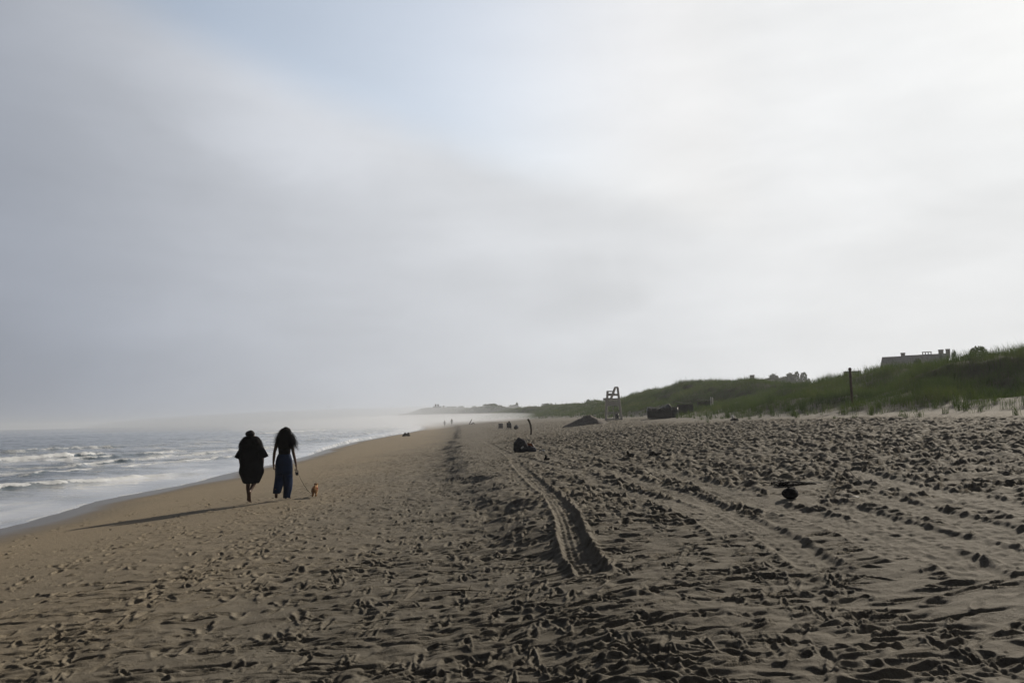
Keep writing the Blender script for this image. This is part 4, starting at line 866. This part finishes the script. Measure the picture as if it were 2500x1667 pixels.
# ------------------------------------------------------------------ beach grass
def blades(n, ur, yr, dens, wid, ln, seed, name, mat, label=None, pts=None):
    r_ = np.random.default_rng(seed)
    if pts is None:
        y = yr[0]*(yr[1]/yr[0])**r_.random(n) if yr[0] > 0 else r_.uniform(*yr, n); u = r_.uniform(ur[0], ur[1], n)
        x = u+Xs(y); uu = u-toe(y); cl = fbm(x*1.3, y*1.1, 3, 401)+.5*fbm(x*.25, y*.25, 2, 405)
        pr = dens(uu, cl, x, y); k = r_.random(n) < pr; x, y, uu = x[k], y[k], uu[k]
    else: x, y = pts
    n = len(x); z = ground(x, y)-.03; D = np.hypot(x, y)
    h = r_.uniform(*ln, n)*(.80+.65*np.clip(fbm(x*.55, y*.55, 3, 411), -.7, 1))*(1+.6*(r_.random(n) > .985)); w = wid*(.7+.6*r_.random(n))*np.clip(D/45, 1, 8)
    a = r_.uniform(0, 2*np.pi, n); la = r_.normal(R(215), .9, n); lean = r_.uniform(.05, .55, n)*h
    tx, ty = np.cos(a)*w/2, np.sin(a)*w/2; lx, ly = np.cos(la)*lean, np.sin(la)*lean
    Vv_ = np.empty((n, 5, 3))
    for i, (t_, ww) in enumerate(((0, 1.0), (.55, .8))):
        Vv_[:, 2*i] = np.stack([x-tx*ww+lx*t_**2, y-ty*ww+ly*t_**2, z+h*t_], -1); Vv_[:, 2*i+1] = np.stack([x+tx*ww+lx*t_**2, y+ty*ww+ly*t_**2, z+h*t_], -1)
    Vv_[:, 4] = np.stack([x+lx, y+ly, z+h*(.96)], -1)
    b_ = np.arange(n)[:, None]*5; Ft = np.concatenate([b_+[0, 1, 3], b_+[0, 3, 2], b_+[2, 3, 4]]); 
    return Vv_.reshape(-1, 3), Ft
gmat = bpy.data.materials.new("beach_grass"); gmat.use_nodes = True; t = NT(gmat.node_tree); b = t.n['Principled BSDF']; co = t.new('ShaderNodeTexCoord').outputs['Object']
gc = t.ramp(t.m('ADD', t.m('MULTIPLY', t.noise(co, .22, 4, .6), .65), t.m('MULTIPLY', t.noise(co, 5, 2), .35)), [(.30, (.014, .026, .010)), (.45, (.034, .056, .016)), (.58, (.058, .078, .022)), (.74, (.13, .12, .06))])
t.l.new(gc, b.inputs['Base Color']); b.inputs['Roughness'].default_value = .6; b.inputs['Specular IOR Level'].default_value = .15
tr = t.new('ShaderNodeBsdfTranslucent'); t.l.new(t.mix(1.0, gc, (1.2, 1.3, .7, 1), 'MULTIPLY'), tr.inputs[0]); mx = t.new('ShaderNodeMixShader'); mx.inputs[0].default_value = .35
t.l.new(b.outputs[0], mx.inputs[1]); t.l.new(tr.outputs[0], mx.inputs[2]); t.l.new(mx.outputs[0], t.n['Material Output'].inputs[0])
def dens1(uu, cl, x, y): return np.clip(sstep(.8, 4.2, uu+cl*3.0)*(.20+.95*sstep(-.6, .15, cl))+.05*sstep(-1.5, 1.5, uu)*(cl > .35), 0, 1)
VA, FA = blades(620000, (24, 62), (20, 130), dens1, .011, (.32, .72), 1, 'g', gmat)
VB, FB = blades(260000, (24, 66), (130, 420), dens1, .012, (.40, .80), 2, 'g', gmat)
# tufts thinning out on the pale sand: clumped blades
tuft_xy = []; r_ = np.random.default_rng(5)
for _ in range(2200):
    y = 20*(120/20)**r_.random(); uu = r_.uniform(-1.2, 4.5); x = uu+toe(y)+float(Xs(y))
    if r_.random() < .12+.13*(uu+1.2): tuft_xy.append((x, y))
px_, py_ = [], []
for (x, y) in tuft_xy:
    k = r_.integers(10, 38); s_ = r_.uniform(.03, .12); px_ += list(x+r_.normal(0, s_, k)); py_ += list(y+r_.normal(0, s_, k))
VC, FC = blades(0, None, None, None, .010, (.28, .60), 3, 'g', gmat, pts=(np.array(px_), np.array(py_)))
Vg = np.concatenate([VA, VB, VC]); Fg = np.concatenate([FA, FB+len(VA), FC+len(VA)+len(VB)])
o = link('beach_grass', npmesh('beach_grass', Vg, Fg, 3), gmat); tag(o, 'dense green beach grass covering the dunes', 'grass', kind='stuff')
# lone tufts that stand apart
for (sx, sy, h, lab) in ((2395, 1003, .8, 'small lone grass tuft below the far-right shrub, in pale sand'), (2200, 1014, .75, 'small lone grass tuft below the steep-roofed house, left one of a close pair'), (2212, 1018, .8, 'slightly lower lone grass tuft of the close pair below the steep-roofed house'), (2245, 1016, .9, 'bushy lone grass tuft below the chimney of the steep-roofed house'), (2308, 1008, .8, 'lone grass tuft in pale sand below the three-chimney roof'), (2129, 1012, .9, 'lone grass tuft in pale sand midway between the iron pole and the big house'), (2038, 1018, .7, 'small lone grass tuft in pale sand just left of the iron pole'), (1856, 1018, .7, 'short lone grass tuft in pale sand, left one of two beyond the dark litter heap'), (1831, 1022, .8, 'lone grass tuft in pale sand nearest right of the dark litter heap'), (2360, 1002, .8, "lone grass tuft in pale sand left of the far-right shrub's foot"), (2480, 1012, 1.0, 'tallest lone grass tuft in the pale sand at the far right edge'), (2087, 1018, .7, 'small lone grass tuft at the base of the iron pole, on its right'), (1945, 1018, .8, 'lone grass tuft in pale sand below the clump of pines'), (1728, 1030, .8, 'lone grass tuft in pale sand right of the trash barrel, leftmost of all')):
    p = hit(sx, sy+2, 10); k = 34; s_ = .05
    Vt, Ft = blades(0, None, None, None, .010, (.30*h, .62*h), int(sx), 'g', gmat, pts=(p.x+r_.normal(0, s_, k), p.y+r_.normal(0, s_, k)))
    o = link('grass_tuft', npmesh('grass_tuft', Vt-np.array(p), Ft, 3), gmat); o.location = p; tag(o, lab, 'grass tuft', 'lone grass tufts at the dune foot')

# ------------------------------------------------------------------ trees, shrubs
def crown_mesh(name, lobes, n, leaf, seed):
    r_ = np.random.default_rng(seed); tot = sum(l[3]*l[4]*l[5] for l in lobes); P_ = []
    for (cx, cy, cz, rx, ry, rz) in lobes:
        k = int(n*rx*ry*rz/tot)+20; dd = r_.normal(size=(k, 3)); dd /= np.linalg.norm(dd, axis=1)[:, None]; rad_ = (.55+.45*r_.random(k)**.5)[:, None]*(1+.18*np.sin(dd[:, :1]*5+seed)*np.sin(dd[:, 2:]*6))
        P_.append(np.array([cx, cy, cz])+dd*rad_*np.array([rx, ry, rz]))
    P_ = np.concatenate(P_); k = len(P_); a = r_.normal(size=(k, 3)); a /= np.linalg.norm(a, axis=1)[:, None]; b_ = np.cross(a, r_.normal(size=(k, 3))); b_ /= np.linalg.norm(b_, axis=1)[:, None]; s_ = (leaf*(.6+.8*r_.random(k)))[:, None]
    Vq = np.stack([P_-a*s_, P_-b_*s_*.6, P_+a*s_, P_+b_*s_*.6], 1).reshape(-1, 3); return npmesh(name, Vq, np.arange(4*k).reshape(-1, 4))
def trunk(mb, h, r, lobes):
    mb.tube([(0, 0, -1.0), (.03*h, 0, h*.35), (0, 0, h*.62)], [r, r*.75, r*.4], 8)
    for l in lobes: mb.tube([(0.02*h, 0, h*.38), ((l[0])*.5, l[1]*.5, (h*.4+l[2])/2+.1), (l[0], l[1], l[2])], [r*.5, r*.3, r*.1], 6)
TP = {}
def tree_proto(kind, lobes, leaf, n, seed, mat): TP[kind] = (crown_mesh('crown', lobes, n, leaf, seed), lobes, mat)
tree_proto('round', [(0, 0, .66, .42, .4, .30), (-.28, .05, .55, .26, .25, .22), (.30, -.05, .52, .26, .25, .22), (.05, .1, .85, .22, .2, .15), (-.2, 0, .30, .40, .35, .26), (.25, 0, .28, .38, .35, .26)], .040, 4200, 1, M['leaf'])
tree_proto('broad', [(0, 0, .62, .85, .5, .34), (-.65, .05, .48, .45, .4, .26), (.70, -.05, .50, .45, .4, .26), (.2, .1, .80, .45, .3, .18), (-.5, 0, .26, .6, .4, .24), (.5, 0, .26, .6, .4, .24)], .040, 6000, 2, M['leaf'])
tree_proto('pine', [(-.05, 0, .86, .20, .2, .13), (-.26, 0, .62, .20, .2, .12), (.24, .0, .68, .20, .2, .12), (.1, .05, .46, .22, .2, .12), (0, 0, .26, .34, .3, .22)], .036, 2600, 3, M['leaf'])
tree_proto('spire', [(0, 0, .80, .14, .14, .20), (0, 0, .52, .24, .22, .22), (.05, 0, .30, .30, .28, .18)], .036, 2600, 4, M['leaf'])
TP['shrub'] = (crown_mesh('crown', [(0, 0, .42, 1.0, .6, .56), (-.8, .05, .30, .55, .4, .40), (.9, -.05, .32, .6, .4, .42)], 6000, .040, 5), [(0, 0, .42), (-.8, 0, .30), (.9, 0, .3)], M['shrub'])
for k_ in TP: TP[k_][0].materials.append(TP[k_][2])
TRM = {}
def tree(kind, sx, top, D, label, wpx=None, sink=.0, base=None, group='trees behind the dunes', name=None):
    p = at(sx, 1000, D); p.z = g1(p.x, p.y)-sink if base is None else base; zt = at(sx, top, D).z; h = max(1.2, zt-p.z)
    e = empty(name or {'round': 'leafy_tree', 'broad': 'leafy_tree', 'pine': 'pine_tree', 'spire': 'conifer_tree', 'shrub': 'dune_shrub'}[kind], p, random.uniform(-.4, .4) if kind != 'shrub' else 0, label, 'shrub' if kind == 'shrub' else 'tree', group)
    c = bpy.data.objects.new('crown', TP[kind][0]); COL.objects.link(c); c.parent = e
    if kind not in TRM: mb_ = MB(); trunk(mb_, 1.0, .04, TP[kind][1]); o_ = mb_.build('trunk', M['bark'], None, True); TRM[kind] = o_.data; bpy.data.objects.remove(o_)
    t_ = bpy.data.objects.new('trunk', TRM[kind]); COL.objects.link(t_); t_.parent = e
    w = (wpx*D/FPX/2)/{'round': .56, 'broad': 1.15, 'pine': .46, 'spire': .33, 'shrub': 1.45}[kind] if wpx else h
    e.scale = (w, w, h); return e
tree('shrub', 2402, 845, 41, 'dark rounded shrub crowning the dune at the far right', 120, .3, group='shrubs on the dune crest')
tree('shrub', 2340, 855, 58, 'grey-green low shrub between the chimneys and the dark rounded shrub', 42, .6, group='shrubs on the dune crest')
tree('shrub', 2250, 876, 58, 'low shrub on the dune crest in front of the big grey roof', 70, .8, group='shrubs on the dune crest')
tree('round', 1893, 911, 205, 'rounded grey tree, leftmost in the clump behind the dunes', 40)
tree('broad', 1913, 917, 215, 'low wide grey tree in the middle of the clump behind the dunes', 56)
tree('round', 1934, 908.5, 205, 'round-headed grey tree left of the gap with the pines', 36)
tree('pine', 1951, 905.5, 205, 'open-branched pine with a small top tuft, tallest in the clump', 25)
tree('pine', 1968, 907.5, 205, 'ragged pine at the right end of the clump behind the dunes', 34)
tree('broad', 1873, 921, 215, 'low flat-topped tree beside the left house roof', 40)
FAR = [('broad', 1197, 984.5, 470, 58, 'wide domed hazy tree, largest on the far ridge'), ('round', 1174, 992, 490, 14, 'small pointed hazy tree just left of the wide domed one'), ('round', 1158, 990.5, 500, 17, 'small upright hazy tree right of a gap in the far ridge'),
       ('broad', 1143, 995, 510, 24, 'low hazy thicket tree left of the small upright one'), ('round', 1126, 990.5, 560, 22, 'hazy tree leaning over the gap right of the flat roof'), ('round', 1231, 992, 450, 15, 'small low hazy tree between the two large ones on the ridge'),
       ('broad', 1255, 987, 440, 40, 'hazy tree with a sloping left side, second largest on the ridge'), ('spire', 1262, 982, 438, 14, 'hazy spiked treetop rising from the sloping tree'), ('broad', 1288, 991, 420, 30, 'low hazy tree right of the spiked treetop'),
       ('broad', 1332, 983.5, 400, 30, 'hazy mounded tree above the green dune'), ('spire', 1357, 983, 400, 7, 'tiny hazy spire at the right of the mounded tree'), ('round', 1437, 974, 330, 16, 'pale hazy twin-topped tree over the dune left of the lifeguard chair'),
       ('round', 1453, 975.5, 330, 12, 'pale hazy round tree nearest the left of the lifeguard chair'), ('broad', 1046, 994.5, 640, 24, 'flat-topped hazy tree at the left of the twin-chimney house'), ('round', 1034, 1000, 650, 14, 'hazy tree stepping down left of the flat-topped one'),
       ('broad', 1020, 1005.5, 680, 22, 'hazy bush on the slope of the headland'), ('broad', 1002, 1009, 760, 20, 'faint hazy bushes near the tip of the headland'), ('round', 985, 1009, 800, 12, 'faint hazy tree at the tip of the headland'), ('round', 977, 1008.5, 810, 7, 'very faint thin tree leftmost on the headland'),
       ('spire', 1083, 990, 620, 12, 'hazy pointed tree between the two far houses')]
for kd, sx, tp2, D, w, lab in FAR: tree(kd, sx, tp2, D, lab, w, group='hazy trees on the far ridge')

r_ = np.random.default_rng(77); wl = []
for _ in range(150):
    D = r_.uniform(360, 800); x = float(Xs(D))+r_.uniform(36, 46); hh = r_.uniform(.9, 2.6); ww = r_.uniform(3, 7); wl.append((x, D, g1(x, D)+hh*.35, ww, ww*.8, hh))
cm = crown_mesh('far_woods', wl, 52000, .42, 9); o = link('far_woods', cm, M['leaf']); tag(o, 'hazy low woods running along the far ridge', 'woods', kind='stuff')
# ------------------------------------------------------------------ houses
def house(sx0, sx1, ridge, D, dep, eave, label, chims, gamb=.25, name='beach_house', ridge2=None, wins=3, roofm='roof'):
    a = at(sx0, 1000, D); b_ = at(sx1, 1000, D); w = b_.x-a.x; cx = (a.x+b_.x)/2; z0 = g1(cx, D)-.5; zr = at((sx0+sx1)/2, ridge, D).z-z0
    ra = math.atan2(cx, D); w *= math.cos(ra); ax_ = Vector((math.sin(ra), math.cos(ra), 0)); hp_ = Vector((cx, D, z0))-ax_*dep*.42
    e = empty(name, hp_, -ra, label, 'house', 'houses behind the dunes'); ez = zr-eave
    MB().box((0, dep/2, ez/2), (w/2-.25, dep/2-.25, ez/2)).build('wall', M['shingle'], e)
    r_ = MB(); W2 = w/2; ins = gamb*eave
    r_.v = [(-W2, 0, ez-.15), (W2, 0, ez-.15), (W2, dep, ez-.15), (-W2, dep, ez-.15), (-W2+ins, dep*.30, zr), (W2-ins, dep*.30, zr), (W2-ins, dep*.62, zr), (-W2+ins, dep*.62, zr)]
    r_.f = [(0, 1, 5, 4), (1, 2, 6, 5), (2, 3, 7, 6), (3, 0, 4, 7), (4, 5, 6, 7), (3, 2, 1, 0)]; rf = r_.build('roof', M[roofm], e)
    for (cs, cw, ct, pots) in chims:
        q = at(cs, ct, D); hw2 = cw*D/FPX/2; x = (q.x-cx)*math.cos(ra); zt = q.z-z0; c_ = MB()
        if pots:
            c_.box((x, dep*.42, (zr-.6+zt-.45)/2), (hw2, .5, (zt-.45-zr+.6)/2))
            for k in range(4): c_.box((x-hw2*.9+k*hw2*.6, dep*.42, zt-.26), (hw2*.10, .4, .19))
            c_.box((x, dep*.42, zt-.035), (hw2*1.05, .55, .035))
        else:
            c_.box((x, dep*.42, (zr-.8+zt-.16)/2), (hw2*.9, .42, (zt-.16-zr+.8)/2)); c_.box((x, dep*.42, zt-.08), (hw2, .5, .08))
        c_.build('chimney', M['brick'], rf)
    for k in range(wins):
        x = -w/2+(k+.5)*w/wins; wn = MB(); wn.box((x, .22, ez*.62), (.5, .03, .65)).build('window', M['white_paint'], e)
        MB().box((x, .185, ez*.62), (.42, .012, .57)).build('pane', M['glass'], [c for c in e.children if c.name.startswith('window')][-1])
    return e
h1 = house(2155, 2228, 871, 130, 9, 2.0, 'big grey shingled house with a steep roof and stout chimney over the dune at right', [(2204, 10.5, 862, False)], .22)
h2 = house(2206, 2325, 866, 133, 9, 2.0, 'long grey roof with three chimneys, joined to the right of the steep-roofed house', [(2262.5, 20, 859, True), (2296.5, 12, 855, False), (2313, 10, 854, False)], .1)
house(1826, 1902, 926.5, 180, 9, 2.2, 'low grey house roof with one square chimney behind the dune saddle', [(1836, 12, 915, False)], .4)
house(2064, 2108, 906, 160, 8, 1.8, 'pale roof edge just showing behind the rusty iron pole', [], .05)
house(1091, 1114, 991.8, 620, 8, 2.0, 'far hazy house with a long flat roof on the headland', [], .05, wins=2)
house(1056, 1079, 991.5, 625, 8, 2.0, 'far hazy house with twin chimneys on the headland', [(1063.5, 4, 986.5, False), (1069.5, 4, 986.5, False)], .2, wins=2)

# ------------------------------------------------------------------ groyne at the point
ge = empty('stone_groyne', at(880, 1031, 800), 0, 'low dark stone groyne with a post at the far point of the beach', 'groyne'); gm = MB(); L0 = ge.location.copy(); ge.location.z = 0
for i in range(90):
    t_ = i/89; p = at(845+t_*75, 1031, 800)-L0; hgt = .3+1.7*min(1, t_*2.5)*(1-.35*t_); gm.lump((p.x, random.uniform(-1, 1), hgt*.5), (random.uniform(.5, .95), .9, hgt*random.uniform(.5, .75)+.3), i, .25, 8, 6)
gm.build('boulders', M['rock'], ge, True)
p = at(856.5, 1031, 800)-L0; MB().tube([(p.x, 0, .2), (p.x, 0, 3.6)], .22, 8).build('marker_post', M['rust'], ge, True)

# ------------------------------------------------------------------ air
def volbox(name, x0, x1, y0, y1, z0, z1, dens, col, an):
    me_ = MB().box(((x0+x1)/2, (y0+y1)/2, (z0+z1)/2), ((x1-x0)/2, (y1-y0)/2, (z1-z0)/2)); hm = bpy.data.materials.new(name); hm.use_nodes = True; nt = hm.node_tree; nt.nodes.clear()
    out = nt.nodes.new('ShaderNodeOutputMaterial'); pv = nt.nodes.new('ShaderNodeVolumePrincipled'); pv.inputs['Density'].default_value = dens; pv.inputs['Color'].default_value = (*col, 1); pv.inputs['Anisotropy'].default_value = an
    nt.links.new(pv.outputs[0], out.inputs['Volume']); o_ = me_.build(name, hm); return o_
hz = volbox('haze', -3900, 3900, -3900, 3900, -4.5, 24, .00048, (.78, .82, .88), .4); tag(hz, 'thin sea haze over the whole beach', 'haze', kind='stuff')

mm = MB(); mm.lump((0, 0, 0), (80, 190, 4.0), 1, 0, 40, 24); mo = mm.build('sea_mist', bpy.data.materials.new('sea_mist'), None, True); mo.location = (-22, 345, .9)
mt = mo.data.materials[0]; mt.use_nodes = True; nt = mt.node_tree; nt.nodes.clear(); out = nt.nodes.new('ShaderNodeOutputMaterial'); pv = nt.nodes.new('ShaderNodeVolumePrincipled'); pv.inputs['Density'].default_value = .0075; pv.inputs['Color'].default_value = (.72, .75, .80, 1); pv.inputs['Anisotropy'].default_value = .5
nt.links.new(pv.outputs[0], out.inputs['Volume']); tag(mo, 'low bank of sea spray lying on the far beach', 'mist', kind='stuff')
mm = MB(); mm.lump((0, 0, 0), (230, 400, 11.0), 1, 0, 48, 32); m2 = mm.build('sea_mist', mo.data.materials[0].copy(), None, True); m2.location = (-40, 640, 1.0)
m2.data.materials[0].node_tree.nodes['Principled Volume'].inputs['Color'].default_value = (.62, .655, .71, 1); m2.data.materials[0].node_tree.nodes['Principled Volume'].inputs['Density'].default_value = .0030; tag(m2, 'pale mist over the distant headland', 'mist', kind='stuff')
